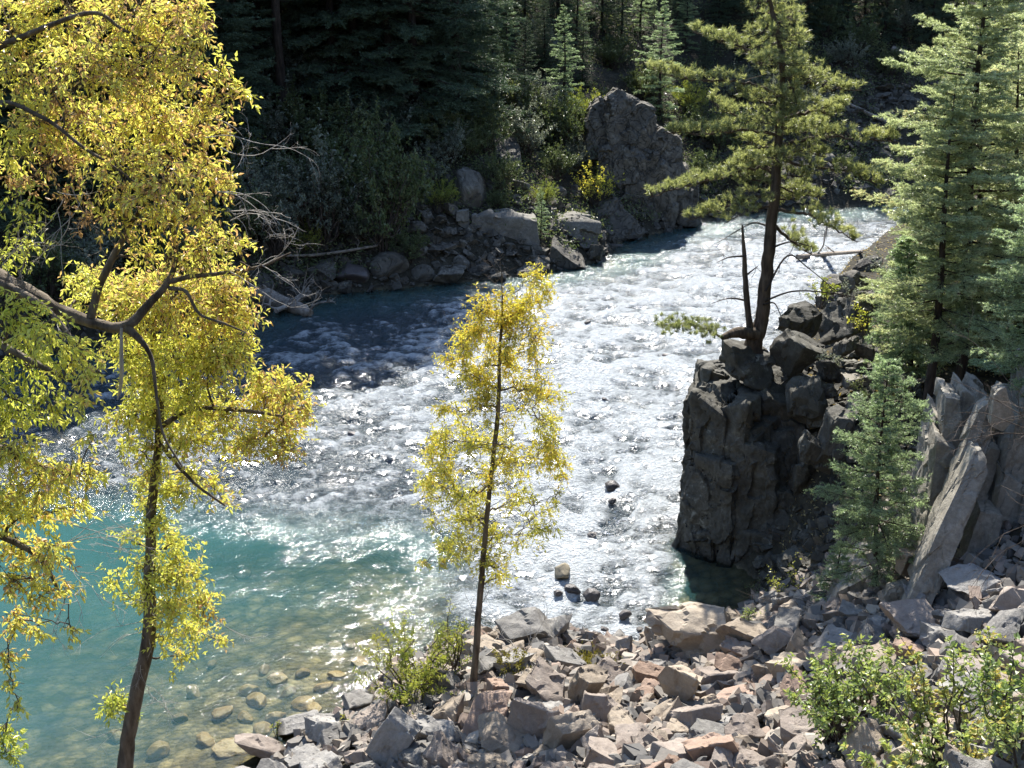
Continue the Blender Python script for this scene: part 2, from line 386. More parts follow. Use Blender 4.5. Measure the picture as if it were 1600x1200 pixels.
def hit(px, py, t0=8.0, t1=260.0):
    """where the line of sight through a pixel of the photograph meets the land (or the water)"""
    d = ray(px, py); t = np.concatenate([np.arange(t0, 60, 0.1), np.arange(60, t1, 0.4)])
    P = np.array([0, 0, CAM_H]) + d[None] * t[:, None]
    z = np.maximum(ground(P[:, 0], P[:, 1]), 0.0)
    k = np.argmax(P[:, 2] < z)
    return P[k]

def axis(spans):
    out = []
    for a, b, s in spans: out.append(np.arange(a, b, s))
    out.append([spans[-1][1]]); return np.concatenate(out)

def grid_mesh(X, Y, Z, keep=None):
    ny, nx = X.shape
    v = np.stack([X, Y, Z], -1).reshape(-1, 3)
    i = np.arange(ny - 1)[:, None] * nx + np.arange(nx - 1)[None]
    a = i.ravel(); b = a + 1; c = a + nx + 1; d = a + nx
    if keep is not None:
        kf = keep.ravel(); ok = kf[a] | kf[b] | kf[c] | kf[d]; a, b, c, d = a[ok], b[ok], c[ok], d[ok]
    return v, np.vstack([np.stack([a, b, c], 1), np.stack([a, c, d], 1)])

gx = axis([(-420, -60, 14), (-60, -26, 2), (-26, 34, 0.24), (34, 70, 2), (70, 420, 14)])
gy = axis([(-160, -20, 8), (-20, 8, 1.2), (8, 86, 0.26), (86, 120, 1.5), (120, 520, 16)])
GX, GY = np.meshgrid(gx, gy); GZ = ground(GX, GY)
v, t = grid_mesh(GX, GY, GZ)
k = NT('earth_and_river_bed')
P = k.pos(); z = k.n('ShaderNodeSeparateXYZ', {0: P}).outputs[2]
n1 = k.noise(P, 0.9, 6, 0.65); n2 = k.noise(P, 6.0, 5, 0.7); vo = k.n('ShaderNodeTexVoronoi', {'Scale': 3.2, 'Randomness': 1.0}); k.set(vo, 'Vector', P)
vo2 = k.n('ShaderNodeTexVoronoi', {'Scale': 9.0}); k.set(vo2, 'Vector', P)
dry = k.ramp(k.math('ADD', k.math('MULTIPLY', n1, 0.6), k.math('MULTIPLY', n2, 0.4)), [(0.3, (0.018, 0.016, 0.011)), (0.5, (0.036, 0.032, 0.022)), (0.68, (0.075, 0.065, 0.046))])
sep = k.n('ShaderNodeSeparateColor', {0: vo.outputs['Color']}).outputs[0]
wet = k.ramp(k.math('ADD', k.math('MULTIPLY', sep, 0.6), k.math('MULTIPLY', n1, 0.5)), [(0.2, (0.10, 0.085, 0.05)), (0.5, (0.25, 0.20, 0.11)), (0.8, (0.40, 0.32, 0.18))])
wet = k.mix(k.math('MULTIPLY', vo.outputs['Distance'], 1.1, clamp=True), wet, (0.06, 0.055, 0.04, 1))
f = k.mapr(z, -0.25, 0.12, 1.0, 0.0); k.t.nodes[-1].clamp = True
c = k.mix(f, dry, wet)
h = k.math('ADD', k.math('MULTIPLY', n2, 0.5), k.math('SUBTRACT', 1.0, vo2.outputs['Distance']))
b = k.n('ShaderNodeBump', {'Strength': 0.6, 'Distance': 0.08, 'Height': h})
M['earth'] = k.done(k.n('ShaderNodeBsdfPrincipled', {'Base Color': c, 'Roughness': 0.95, 'Normal': b, 'Specular IOR Level': 0.15}))
mb = MB(); mb.add(v, t, True); tag(mb.build('ground', M['earth']), kind='structure')

# ------------------------------------------------------------------ the river surface: real waves, foam where the rapids break, thickened in place of sun glints
def rapids(X, Y):
    def sd(poly): return np.where(inside(X, Y, poly), -1, 1) * seg_dist(X, Y, np.vstack([poly, poly[:1]]))
    warp = 1.1 * fbm(X * 0.45, Y * 0.45, octv=3, seed=61)
    r = sstep(-0.9, 2.6, sd(POOL) + warp) * sstep(-0.2, 0.7, sd(COVE))
    df = seg_dist(X, Y, FAR_A)
    r = r * (0.25 + 0.75 * sstep(0.3, 4.0, df + warp))
    return r

STONES = [(878, 906, 34), (925, 936, 26), (895, 926, 26), (872, 930, 20), (958, 768, 28), (976, 966, 22), (945, 985, 14), (962, 1000, 20), (930, 992, 14), (925, 838, 16), (1042, 558, 14), (918, 505, 12), (945, 625, 12), (548, 680, 18)]
def river_mesh():
    ny = 760
    yy = 9.0 * (86.0 / 9.0) ** (np.linspace(0, 1, ny))
    u = np.concatenate([[-4.2, -3, -2.2, -1.7, -1.4, -1.2], np.linspace(-1.08, 1.08, 640), [1.2, 1.4, 1.7, 2.2, 3, 4.2]])
    U, Y = np.meshgrid(u, yy); X = U * (0.46 * Y + 1.0)
    R = rapids(X, Y)
    # the flow turns from the bend at the far right towards the near left
    a = 0.55; Xs = X * math.cos(a) + Y * math.sin(a); Ys = -X * math.sin(a) + Y * math.cos(a)
    n1 = fbm(Xs * 0.42, Ys * 0.62, octv=3, seed=31)
    wx = X + 0.5 * n1; wy = Y + 0.5 * fbm(X * 0.5, Y * 0.5, octv=2, seed=33)
    rid = 1 - np.abs(fbm(wx * 0.8, wy * 1.25, octv=4, seed=35, gain=0.55)) * 2
    fine = fbm(wx * 3.1, wy * 4.2, octv=4, seed=41, gain=0.6)
    Z = R * (0.16 * n1 + 0.13 * rid + 0.075 * fine) + (1 - R) * (0.010 * fbm(X * 1.3, Y * 1.7, octv=3, seed=47) + 0.004 * fine) - R * 0.05
    gzv = ground(X, Y, False)
    keep = gzv < 0.45
    boost = 0.31 + 0.41 * sstep(-6.5, 1.5, X + 0.10 * (Y - 30) + 1.2 * n1) * (1 - 0.75 * sstep(56, 64, Y))  # foam cover, raised partly to stand in for white sun glints
    fo = R * np.clip(boost + 0.5 * (1.1 * rid - 0.55 + 0.9 * fine + 0.7 * n1), 0, 1.5)
    for px, py, a in STONES:      # water piles up before each stone and trails foam behind it
        x, y = W(px, py); s = a * px_of((x, y, 0))[2] / FPX
        al = -(X - x) * 0.5 - (Y - y) * 0.86; cr = (X - x) * 0.86 - (Y - y) * 0.5
        wake = np.exp(-(cr / (0.45 * s + 0.12 * np.maximum(al, 0))) ** 2) * np.where(al > 0, np.exp(-al / (2.6 * s)), np.exp(-(al / (0.7 * s)) ** 2))
        fo = fo + 0.9 * wake * np.minimum(1, R * 2); Z = Z + 0.10 * s * np.exp(-((al + .5 * s) ** 2 + cr ** 2) / (.5 * s * s)) * R
    v, t = grid_mesh(X, Y, Z, keep)
    mb = MB(); mb.add(v, t, True, 0, R.ravel())
    me = mb.mesh('river', M['water'])
    for nm, arr in (('foam', fo), ('depth', np.maximum(-gzv, 0))):
        at = me.attributes.new(nm, 'FLOAT', 'POINT'); at.data.foreach_set('value', arr.ravel().astype(np.float32))
    o = bpy.data.objects.new('river', me); COL.objects.link(o); return o

k = NT('river_water')
P = k.pos(); R = k.attr('tint'); fo = k.attr('foam'); dep = k.attr('depth')
mp = k.n('ShaderNodeMapping', {'Scale': (1.0, 1.35, 1.0), 'Rotation': (0, 0, -0.5)}); k.set(mp, 'Vector', P); V = mp.outputs[0]
w1 = k.noise(V, 2.6, 5, 0.6, 0.8); w2 = k.noise(V, 9.0, 4, 0.62, 0.5); w3 = k.noise(V, 0.55, 3, 0.5)
hh = k.math('ADD', k.math('MULTIPLY', w1, 1.0), k.math('MULTIPLY', w2, 0.35))
bd = k.math('MULTIPLY', k.mapr(R, 0.0, 1.0, 0.017, 0.22), k.mapr(k.noise(V, 0.45, 4, 0.6, 1.0), 0.35, 0.68, 0.45, 1.6))
bmp = k.n('ShaderNodeBump', {'Strength': 1.0, 'Height': hh}); k.set(bmp, 'Distance', bd)
N = bmp.outputs[0]
foam_n = k.math('ADD', k.math('MULTIPLY', k.noise(V, 2.3, 9, 0.76, 1.0), 0.62), k.math('MULTIPLY', k.noise(V, 12.0, 5, 0.7, 0.8), 0.38))
lev = k.math('ADD', k.math('MULTIPLY', foam_n, 1.25), k.math('ADD', k.math('MULTIPLY', fo, 0.62), k.math('MULTIPLY', w3, 0.25)))
mask = k.math('MULTIPLY', k.math('MULTIPLY', k.math('SUBTRACT', lev, 1.03), 3.2, clamp=True), 0.93)
mask = k.math('MULTIPLY', mask, k.math('MULTIPLY', R, 2.0, clamp=True))
body_f = k.math('SUBTRACT', 1.0, k.math('POWER', 0.36, k.math('MAXIMUM', k.math('SUBTRACT', k.math('ADD', dep, k.math('MULTIPLY', R, 0.8)), 0.06), 0.0)), clamp=True)
teal = k.mix(R, (0.038, 0.115, 0.114, 1), (0.024, 0.046, 0.060, 1))
dif = k.n('ShaderNodeBsdfDiffuse', {'Color': teal, 'Normal': N})
tr = k.n('ShaderNodeBsdfTransparent', {'Color': (0.90, 0.93, 0.84, 1)})
body = k.n('ShaderNodeMixShader', {0: body_f, 1: tr, 2: dif})
fr = k.n('ShaderNodeFresnel', {'IOR': 1.33, 'Normal': N})
gl = k.n('ShaderNodeBsdfGlossy', {'Color': (1, 1, 1, 1), 'Roughness': k.mapr(R, 0.0, 1.0, 0.07, 0.21), 'Normal': N})
surf = k.n('ShaderNodeMixShader', {0: fr, 1: body, 2: gl})
fb = k.n('ShaderNodeBump', {'Strength': 1.0, 'Distance': 0.22, 'Height': k.math('ADD', w2, k.math('MULTIPLY', foam_n, 1.0))})
fd = k.n('ShaderNodeBsdfPrincipled', {'Base Color': (0.58, 0.62, 0.64, 1), 'Roughness': 0.28, 'Specular IOR Level': 0.6, 'Normal': fb})
M['water'] = k.done(k.n('ShaderNodeMixShader', {0: mask, 1: surf, 2: fd}))
tag(river_mesh(), kind='structure')
# ------------------------------------------------------------------ rocks
def block_np(seed, dims=(1, 0.75, 0.55), cuts=6, bev=0.022, rough=0.012, res=0.22):
    """an angular broken block: a box sheared off by random planes, edges a little worn; as (verts, tris)"""
    r = np.random.RandomState(seed)
    bm = bmesh.new(); bmesh.ops.create_cube(bm, size=1.0)
    sk = r.uniform(-0.38, 0.38, 4)
    for v in bm.verts:
        x, y, z = v.co; v.co = (x * dims[0] + sk[0] * z + sk[3] * y, y * dims[1] + sk[1] * z, z * dims[2] + sk[2] * x)
    for i in range(cuts):
        n = Vector(rand_dirs(r, 1)[0])
        ext = max(v.co.dot(n) for v in bm.verts)
        res_ = bmesh.ops.bisect_plane(bm, geom=bm.verts[:] + bm.edges[:] + bm.faces[:], dist=1e-5, plane_co=n * ext * r.uniform(0.42, 0.92), plane_no=n, clear_outer=True)
        ed = [e for e in res_['geom_cut'] if isinstance(e, bmesh.types.BMEdge)]
        if ed: bmesh.ops.contextual_create(bm, geom=ed)
    if bev:
        bmesh.ops.remove_doubles(bm, verts=bm.verts[:], dist=0.02)
        bmesh.ops.bevel(bm, geom=bm.edges[:], offset=bev, segments=1, affect='EDGES', profile=0.5, clamp_overlap=True)
    bmesh.ops.triangulate(bm, faces=bm.faces[:])
    if res:
        for _ in range(4):
            es = [e for e in bm.edges if e.calc_length() > res]
            if not es: break
            bmesh.ops.subdivide_edges(bm, edges=es, cuts=1); bmesh.ops.triangulate(bm, faces=bm.faces[:])
    bmesh.ops.recalc_face_normals(bm, faces=bm.faces[:]); bm.verts.ensure_lookup_table()
    V = np.array([v.co[:] for v in bm.verts]); T = np.array([[v.index for v in f.verts] for f in bm.faces]); Nn = np.array([v.normal[:] for v in bm.verts])
    bm.free()
    if rough:
        # chips and steps: random cells pushed in or out, each with a slope of its own, then fine grain
        S = r.uniform(-.55, .55, (26, 3)) * np.array(dims) * 1.1; A = r.uniform(-1, 1, 26); B = rand_dirs(r, 26) * 0.35
        Vw = V + 0.06 * np.stack([vnoise(V[:, 0] * 6, V[:, 1] * 6, V[:, 2] * 6, seed=seed + q) for q in (1, 2, 3)], 1)
        near = ((Vw[:, None] - S[None]) ** 2).sum(2).argmin(1)
        d = A[near] * rough * 1.1 + np.clip(((V - S[near]) * B[near]).sum(1), -2 * rough, 2 * rough)
        d = d + fbm(V[:, 0] * 6, V[:, 1] * 6, V[:, 2] * 6, octv=4, seed=seed, gain=.6) * rough * 1.2
        V = V + Nn * d[:, None]
    return V, T

def boulder_np(seed, dims=(1, 0.8, 0.7), sub=4, amp=0.10, facet=0.08):
    bm = bmesh.new(); bmesh.ops.create_icosphere(bm, subdivisions=sub, radius=0.5)
    V = np.array([v.co[:] for v in bm.verts]); T = np.array([[v.index for v in f.verts] for f in bm.faces]); bm.free()
    r = np.random.RandomState(seed)
    n = unit(V)
    # flatten towards a few random planes so that it is a worn block rather than a ball
    d = np.full(len(n), 1.0)
    for q in rand_dirs(r, 13):
        c = n @ q; h = r.uniform(0.58, 0.92); d = np.minimum(d, np.where(c > 0.05, h / np.maximum(c, 0.05), 9))
    d = 0.93 * d + 0.07
    s = fbm(n[:, 0] * 1.7 + seed, n[:, 1] * 1.7, n[:, 2] * 1.7, octv=5, seed=seed)
    V = n * 0.5 * (d + amp * s)[:, None]
    return V * np.array(dims), T

def hull_rock(hulls, seed, cell=0.6, amp=0.10, res=0.09, rough=0.05, stretch=(1, 1, 1), axis=None, soft=1):
    """bedrock: convex lumps broken into joint-bounded facets; hulls is a list of point lists in world space"""
    r = np.random.RandomState(seed); VV = []; TT = []; off = 0
    for pts in hulls:
        bm = bmesh.new()
        for p in pts: bm.verts.new([float(c) for c in p])
        bmesh.ops.convex_hull(bm, input=bm.verts[:]); bmesh.ops.delete(bm, geom=[v for v in bm.verts if not v.link_faces], context='VERTS')
        bmesh.ops.triangulate(bm, faces=bm.faces[:])
        for _ in range(9):
            es = [e for e in bm.edges if e.calc_length() > res]
            if not es: break
            bmesh.ops.subdivide_edges(bm, edges=es, cuts=1); bmesh.ops.triangulate(bm, faces=bm.faces[:])
        bmesh.ops.recalc_face_normals(bm, faces=bm.faces[:])
        for _ in range(soft): bmesh.ops.smooth_vert(bm, verts=bm.verts[:], factor=0.5, use_axis_x=True, use_axis_y=True, use_axis_z=True)
        bm.normal_update()
        V = np.array([v.co[:] for v in bm.verts]); T = np.array([[v.index for v in f.verts] for f in bm.faces]); Nn = np.array([v.normal[:] for v in bm.verts]); bm.free()
        lo, hi = V.min(0), V.max(0); st = np.array(stretch)
        nc = int(max(12, min(700, np.prod((hi - lo) / st / cell + 0.6))))
        S = r.uniform(lo - 0.1, hi + 0.1, (nc, 3)); AX = np.eye(3) if axis is None else axis; A = r.uniform(-1, 1, nc); B = rand_dirs(r, nc) * r.uniform(0, 0.42, (nc, 1))
        Vw = V + np.stack([fbm(V[:, 0] * 1.3, V[:, 1] * 1.3, V[:, 2] * 1.3, octv=3, seed=seed + q) for q in (1, 2, 3)], 1) * cell * 0.35
        near = np.empty(len(V), int)
        for i in range(0, len(V), 4000):
            dd = ((((Vw[i:i + 4000, None, :] - S[None]) @ AX.T) / st) ** 2).sum(2); near[i:i + 4000] = dd.argmin(1)
        d = A[near] * amp + np.clip(((V - S[near]) * B[near]).sum(1), -amp * 1.6, amp * 1.6)
        d = d + rough * fbm(V[:, 0] * 2.4, V[:, 1] * 2.4, V[:, 2] * 2.4, octv=5, seed=seed, gain=0.6)
        VV.append(V + Nn * d[:, None]); TT.append(T + off); off += len(V)
    return np.vstack(VV), np.vstack(TT)

def rock_thing(name, V, T, mat, origin, label, cat, group=None, smooth=True, rot=None):
    mb = MB(); mb.add(V, T, smooth); o = mb.build(name, mat, origin); o.data.set_sharp_from_angle(angle=math.radians(40))
    return tag(o, label, cat, group)

def rotm(rx, ry, rz): return np.array((Matrix.Rotation(rz, 3, 'Z') @ Matrix.Rotation(ry, 3, 'Y') @ Matrix.Rotation(rx, 3, 'X')))

BLOCKS = []
_r = np.random.RandomState(3)
for i in range(34):
    dims = [(1, .8, .62), (1, .7, .34), (1, .62, .55), (1, .9, .45)][i % 4]
    BLOCKS.append(block_np(100 + i, dims, _r.randint(4, 9), 0.012, 0.010, 0.10))
SMALL = [block_np(300 + i, (1, _r.uniform(.6, .95), _r.uniform(.3, .7)), 4, 0.0, 0.0, 0) for i in range(14)]
BOULD = [boulder_np(500 + i, (1, _r.uniform(.7, .95), _r.uniform(.55, .8))) for i in range(10)]

class Pool:
    """rock meshes shared by many rocks; the colour sits on the object's own material slot"""
    def __init__(self, src, name, smooth):
        self.me = []
        for V, T in src:
            mb = MB(); mb.add(V, T, True); me = mb.mesh(name, M['rock_grey']); self.me.append(me)
            if not smooth: me.set_sharp_from_angle(angle=math.radians(27))
    def put(self, i, name, loc, size, rot, mat, label, cat, group=None):
        o = bpy.data.objects.new(name, self.me[i % len(self.me)]); COL.objects.link(o)
        o.location = [float(c) for c in loc]; o.scale = [float(s) for s in (size if hasattr(size, '__len__') else (size,) * 3)]; o.rotation_euler = [float(c) for c in rot]
        o.material_slots[0].link = 'OBJECT'; o.material_slots[0].material = mat
        return tag(o, label, cat, group)
ANG = [block_np(700 + i, (1, _r.uniform(.75, .95), _r.uniform(.65, .9)), 8, 0.02, 0.022, 0.08) for i in range(8)]
PA = Pool(ANG, 'broken_rock', False)
PB = Pool(BLOCKS, 'rock_block', False); PR = Pool(BOULD, 'boulder', True)
# ------------------------------------------------------------------ trees and shrubs
def trunk_px(pts, Y, dY=None):
    """[(px, py, width_px)...] at distance Y -> rows x, y, z, radius"""
    out = []
    for i, p in enumerate(pts):
        y = Y + (p[3] if len(p) > 3 else 0.0)
        q = at_Y(p[0], p[1], y); dep = px_of(q)[2]
        out.append([*q, 0.5 * p[2] * dep / FPX])
    return np.array(out)

def limb(mb, rows, sides=8, n=6, rng=None, lump=0.06):
    S = spline(rows, n)
    if len(S) > 8:
        q = np.arange(len(S)) * 0.55; ph = abs(S[0, 0] * 3.7 + S[0, 2]); S[1:-1, :3] += (np.stack([vnoise(q, 0 * q + ph), vnoise(q, 0 * q + ph + 9), vnoise(q, 0 * q + ph + 17)], 1) * S[:, 3:4] * 0.16)[1:-1]
    tube(mb, S[:, :3], np.maximum(S[:, 3], 0.003), sides, lump=lump, rng=rng); return S

def curve_between(rng, a, b, n=7, wob=0.08, sag=0.0):
    a = np.asarray(a, float); b = np.asarray(b, float); L = np.linalg.norm(b - a)
    t = np.linspace(0, 1, n)[:, None]; p = a * (1 - t) + b * t
    j = rng.normal(size=(n, 3)) * wob * L * np.sin(t * PI); p = p + j
    p[:, 2] -= sag * L * (np.sin(t[:, 0] * PI)); return p

def leafy(mbw, mbl, rng, skel, blobs, leaf=(0.085, 0.03), per=11, droop=0.5, twig=(0.3, 0.6), tint=0.2, mat=0, twr=0.0035):
    """fills blobs (x, y, z, radius, twigs, tint) with leafy twigs and joins every blob to the skeleton by a curved branch.
    skel: rows x, y, z, radius"""
    skel = np.asarray(skel, float)
    for (bx, by, bz, br, ntw, bt) in blobs:
        c = np.array([bx, by, bz])
        d = np.linalg.norm(skel[:, :3] - (c - np.array([0, 0, 0.25 * br])), axis=1) + 0.6 * np.maximum(skel[:, 2] - bz, 0)
        j = int(np.argmin(d)); r0 = min(skel[j, 3] * 0.6, 0.012 + 0.018 * br * 2)
        P = curve_between(rng, skel[j, :3], c, 8, 0.07, -0.05); rr = np.linspace(max(r0, 0.008), 0.006, 8)
        tube(mbw, P, rr, 5)
        skel = np.vstack([skel, np.column_stack([P[2:], rr[2:]])])
        ntw = int(ntw)
        q = rand_dirs(rng, ntw) * (rng.uniform(0.15, 1.0, ntw) ** 0.55 * br)[:, None] * np.array([1, 1, 0.9])
        E = c + q
        tl = rng.uniform(*twig, ntw)
        out = unit(q + rng.normal(size=(ntw, 3)) * br * 0.35); out[:, 2] -= droop * rng.uniform(0.2, 1.3, ntw); out = unit(out)
        A = E - out * (tl * 0.5)[:, None]; B = E + out * (tl * 0.5)[:, None]
        tubes3(mbw, A, B, twr, twr * 0.5)
        # second-order stalks from the branch to some of the twigs
        ks = rng.choice(ntw, max(1, ntw // 4), replace=False); src = P[rng.randint(3, 8, len(ks))]
        tubes3(mbw, src, A[ks], 0.006, 0.0035)
        n = ntw * per
        ti = np.repeat(np.arange(ntw), per); t = rng.uniform(-0.05, 1.0, n)
        base = A[ti] + (B - A)[ti] * t[:, None]
        d0 = out[ti]
        side = unit(np.cross(d0, rng.normal(size=(n, 3))))
        D = unit(d0 * 0.55 + side * 0.9 + np.array([0, 0, -droop * 0.7]) + rng.normal(size=(n, 3)) * 0.2)
        N = unit(rng.normal(size=(n, 3)) * 0.8 + np.array([0, 0, 0.9]))
        tt = bt + tint + np.repeat(rng.uniform(-0.12, 0.12, ntw), per)
        leaves(mbl, base, D, N, leaf[0] * rng.uniform(0.6, 1.25, n), leaf[1] * rng.uniform(0.7, 1.2, n), tt, mat)
    return skel

def bare_twigs(mb, rng, start, direc, length, gen=3, r=0.008, curl=0.5, tint=0.0, bias=(0, 0, 0)):
    """a dead, curling, branching twig"""
    n = 9; p = np.array(start, float); d = unit(np.array(direc, float)); pts = [p.copy()]
    turn = rng.normal(size=3) * curl
    for i in range(n):
        d = unit(d + turn / n + rng.normal(size=3) * 0.10 + np.array(bias) / n); p = p + d * length / n; pts.append(p.copy())
    pts = np.array(pts); tube(mb, pts, np.linspace(r, r * 0.35, n + 1), 4, tint)
    if gen > 0:
        for _ in range(rng.randint(2, 4)):
            k = rng.randint(2, n)
            d2 = unit(unit(pts[k + 1] - pts[k]) + rng.normal(size=3) * 0.6)
            bare_twigs(mb, rng, pts[k], d2, length * rng.uniform(0.35, 0.65), gen - 1, r * 0.6, curl, tint, bias)

def conifer_np(rng, h, rad, n_br=90, start=0.06, power=0.85, droop=0.25, rise=0.15, tw_gap=0.09, tw_len=0.30, per=22, nl=0.03, nw=0.006, lean=0.8, sub=3, base_tint=0.15,
               trunk_r=None, mbw=None, mbl=None, irregular=0.25, origin=(0, 0, 0), tip=(0, 0), bare=0.15, flat=0.3, dead_low=0.0):
    """spruce or fir: whorled branches carrying flat sprays of needle-bearing twigs"""
    O = np.array(origin, float); tr = trunk_r or 0.012 * h + 0.02
    z = np.linspace(0, 1, 14); path = np.stack([O[0] + tip[0] * z ** 1.5 + 0.012 * h * np.sin(z * 5 + rng.uniform(0, 6)), O[1] + tip[1] * z ** 1.5, O[2] - 0.15 + z * (h + 0.15)], 1)
    tube(mbw, path, tr * (1 - z) ** 0.85 + 0.006, 8, lump=0.05, rng=rng)
    TA, TD, TL, TT = [], [], [], []
    az = rng.uniform(0, 6)
    lob = rng.uniform(0, 6, 3)
    for i in range(n_br):
        f = start + (1 - start) * ((i + rng.uniform(0, 1)) / n_br) ** 0.92
        az += 2.39996 + rng.normal() * 0.3
        L = rad * ((1 - f) ** power) * rng.uniform(1 - irregular * 1.6, 1 + irregular * 0.5) * (1 + 0.18 * math.sin(3 * az + lob[0] + f * 7)) + 0.03 * h * 0.25
        L *= min(1.0, 0.55 + 2.2 * max(0, f - start) / max(1e-3, 0.25))
        p0 = np.array([np.interp(f, z, path[:, q]) for q in range(3)])
        d0 = np.array([math.cos(az), math.sin(az), 0.0]); n = 8; t = np.linspace(0, 1, n)
        up = rise * 2.2 * f
        pz = (up - droop * (1 - f)) * L * t + 0.22 * droop * L * t ** 3 + rng.normal() * 0.05 * L * t
        pb = p0 + d0 * (L * t)[:, None] + np.stack([0 * t, 0 * t, pz], 1) + np.cross(d0, [0, 0, 1.0]) * (rng.normal() * 0.12 * L * t ** 2)[:, None]
        tube(mbw, pb, np.linspace(0.011 * L + 0.006, 0.003, n), 4)
        if f < start + dead_low * (1 - start) and rng.uniform() < 0.75: continue
        m = max(4, int(L / tw_gap)) * 2
        s = np.clip(rng.uniform(bare, 1.0, m), 0, 1)
        base = np.stack([np.interp(s, t, pb[:, q]) for q in range(3)], 1)
        bd = unit(pb[-1] - pb[0]); sd = unit(np.cross(bd, [0, 0, 1.0])); sg = np.where(np.arange(m) % 2 == 0, 1.0, -1.0)
        D = unit(bd * 0.75 + sd * (sg * rng.uniform(0.4, 1.0, m))[:, None] + np.array([0, 0, 1.0]) * rng.normal(-0.12, 0.16, m)[:, None])
        ln = tw_len * (0.45 + 0.75 * np.sin(np.clip(s, 0, 1) * PI * 0.78 + 0.35)) * rng.uniform(0.6, 1.2, m) * min(1, L / (rad * 0.5 + 1e-6) + 0.25)
        tt = base_tint + 0.14 * (s - 0.5) + rng.normal() * 0.07
        TA.append(base); TD.append(D); TL.append(ln); TT.append(tt)
        if sub:
            b2 = np.repeat(base + D * (ln * 0.0)[:, None], sub, 0); l2 = np.repeat(ln, sub); d2 = np.repeat(D, sub, 0); q = rng.uniform(0.25, 0.95, m * sub)
            s2 = np.repeat(sd[None] * sg[:, None], sub, 0) * np.where(rng.uniform(size=m * sub) < 0.5, 1, -1)[:, None]
            A2 = b2 + d2 * (l2 * q)[:, None]; D2 = unit(d2 * 0.9 + unit(np.cross(d2, [0, 0, 1.0])) * np.where(rng.uniform(size=m * sub) < .5, 1, -1)[:, None] * 0.8 + rng.normal(size=(m * sub, 3)) * 0.15)
            TA.append(A2); TD.append(D2); TL.append(l2 * rng.uniform(0.3, 0.55, m * sub)); TT.append(np.repeat(tt, sub) + 0.06)
        TA.append(pb[4:7]); TD.append(np.repeat(bd[None], 3, 0)); TL.append(np.full(3, L * 0.18 + 0.04)); TT.append(np.full(3, base_tint))
    top = O + np.array([tip[0], tip[1], h]) - np.array([0, 0, 0.05 * h])
    TA.append(top[None]); TD.append(np.array([[0, 0, 1.0]])); TL.append(np.array([0.05 * h])); TT.append(np.array([base_tint]))
    A = np.vstack(TA); D = np.vstack(TD); L = np.concatenate(TL); T = np.concatenate(TT)
    tubes3(mbw, A, A + D * L[:, None], 0.0035, 0.0015)
    needles(mbl, rng, A, D, L, per, nl, nw, T, lean, flat=flat)

def conifer(name, seed, loc, h, rad, label, cat='tree', needle='needle_spruce', bark='bark_dark', group=None, **kw):
    rng = np.random.RandomState(seed); w, l = MB(), MB()
    conifer_np(rng, h, rad, mbw=w, mbl=l, origin=loc, **kw)
    r = empty(name, loc, label, cat, group)
    w.build('trunk', M[bark], loc, r); l.build('crown', M[needle], loc, r); return r

def shrub(name, seed, loc, h, spread, stems, label, leaf=(0.06, 0.035), mat='leaf_willow', wood='twig_dark', per_stem=70, droop=0.1, cat='shrub', group=None, lean=(0, 0), tint=0.2, side=0.35, bare=0.25, sides_n=5):
    """stems fanning out from the root, short side shoots, leaves along them"""
    rng = np.random.RandomState(seed); w, l = MB(), MB(); O = np.array(loc, float)
    for s in range(stems):
        a = rng.uniform(0, 2 * PI); rr = spread * math.sqrt(rng.uniform(0.02, 1)); hh = h * rng.uniform(0.5, 1.0) * (1 - 0.35 * (rr / spread) ** 2)
        tip = O + np.array([math.cos(a) * rr + lean[0], math.sin(a) * rr + lean[1], hh])
        st = O + np.array([math.cos(a), math.sin(a), 0]) * 0.12 * spread * rng.uniform(0, 1) - np.array([0, 0, 0.08])
        P = curve_between(rng, st, tip, 8, 0.05); P[:, 2] += 0.12 * hh * np.sin(np.linspace(0, PI, 8))
        tube(w, P, np.linspace(0.006 + 0.008 * h, 0.003, 8), 5)
        A, B = [], []
        for q in range(sides_n):
            k = rng.uniform(bare, 1.0); p = np.array([np.interp(k, np.linspace(0, 1, 8), P[:, c]) for c in range(3)])
            d = unit(unit(P[-1] - P[0]) * 0.6 + rng.normal(size=3) * 0.7 + np.array([0, 0, 0.15])); A.append(p); B.append(p + d * side * h * rng.uniform(0.3, 0.8))
        A = np.array(A); B = np.array(B); tubes3(w, A, B, 0.004, 0.002)
        A = np.vstack([A, P[3:-1], P[5:-1]]); B = np.vstack([B, P[4:], P[6:]])
        n = per_stem; ti = rng.randint(0, len(A), n); t = rng.uniform(0.1, 1.0, n); base = A[ti] + (B - A)[ti] * t[:, None]; d0 = unit(B - A)[ti]
        D = unit(d0 * 0.5 + unit(np.cross(d0, rng.normal(size=(n, 3)))) + np.array([0, 0, -droop]))
        N = unit(rng.normal(size=(n, 3)) * 0.7 + np.array([0, 0, 1.0]))
        leaves(l, base, D, N, leaf[0] * rng.uniform(0.6, 1.3, n), leaf[1] * rng.uniform(0.7, 1.2, n), tint + rng.normal() * 0.12)
    r = empty(name, loc, label, cat, group)
    w.build('stems', M[wood], loc, r); l.build('foliage', M[mat], loc, r); return r
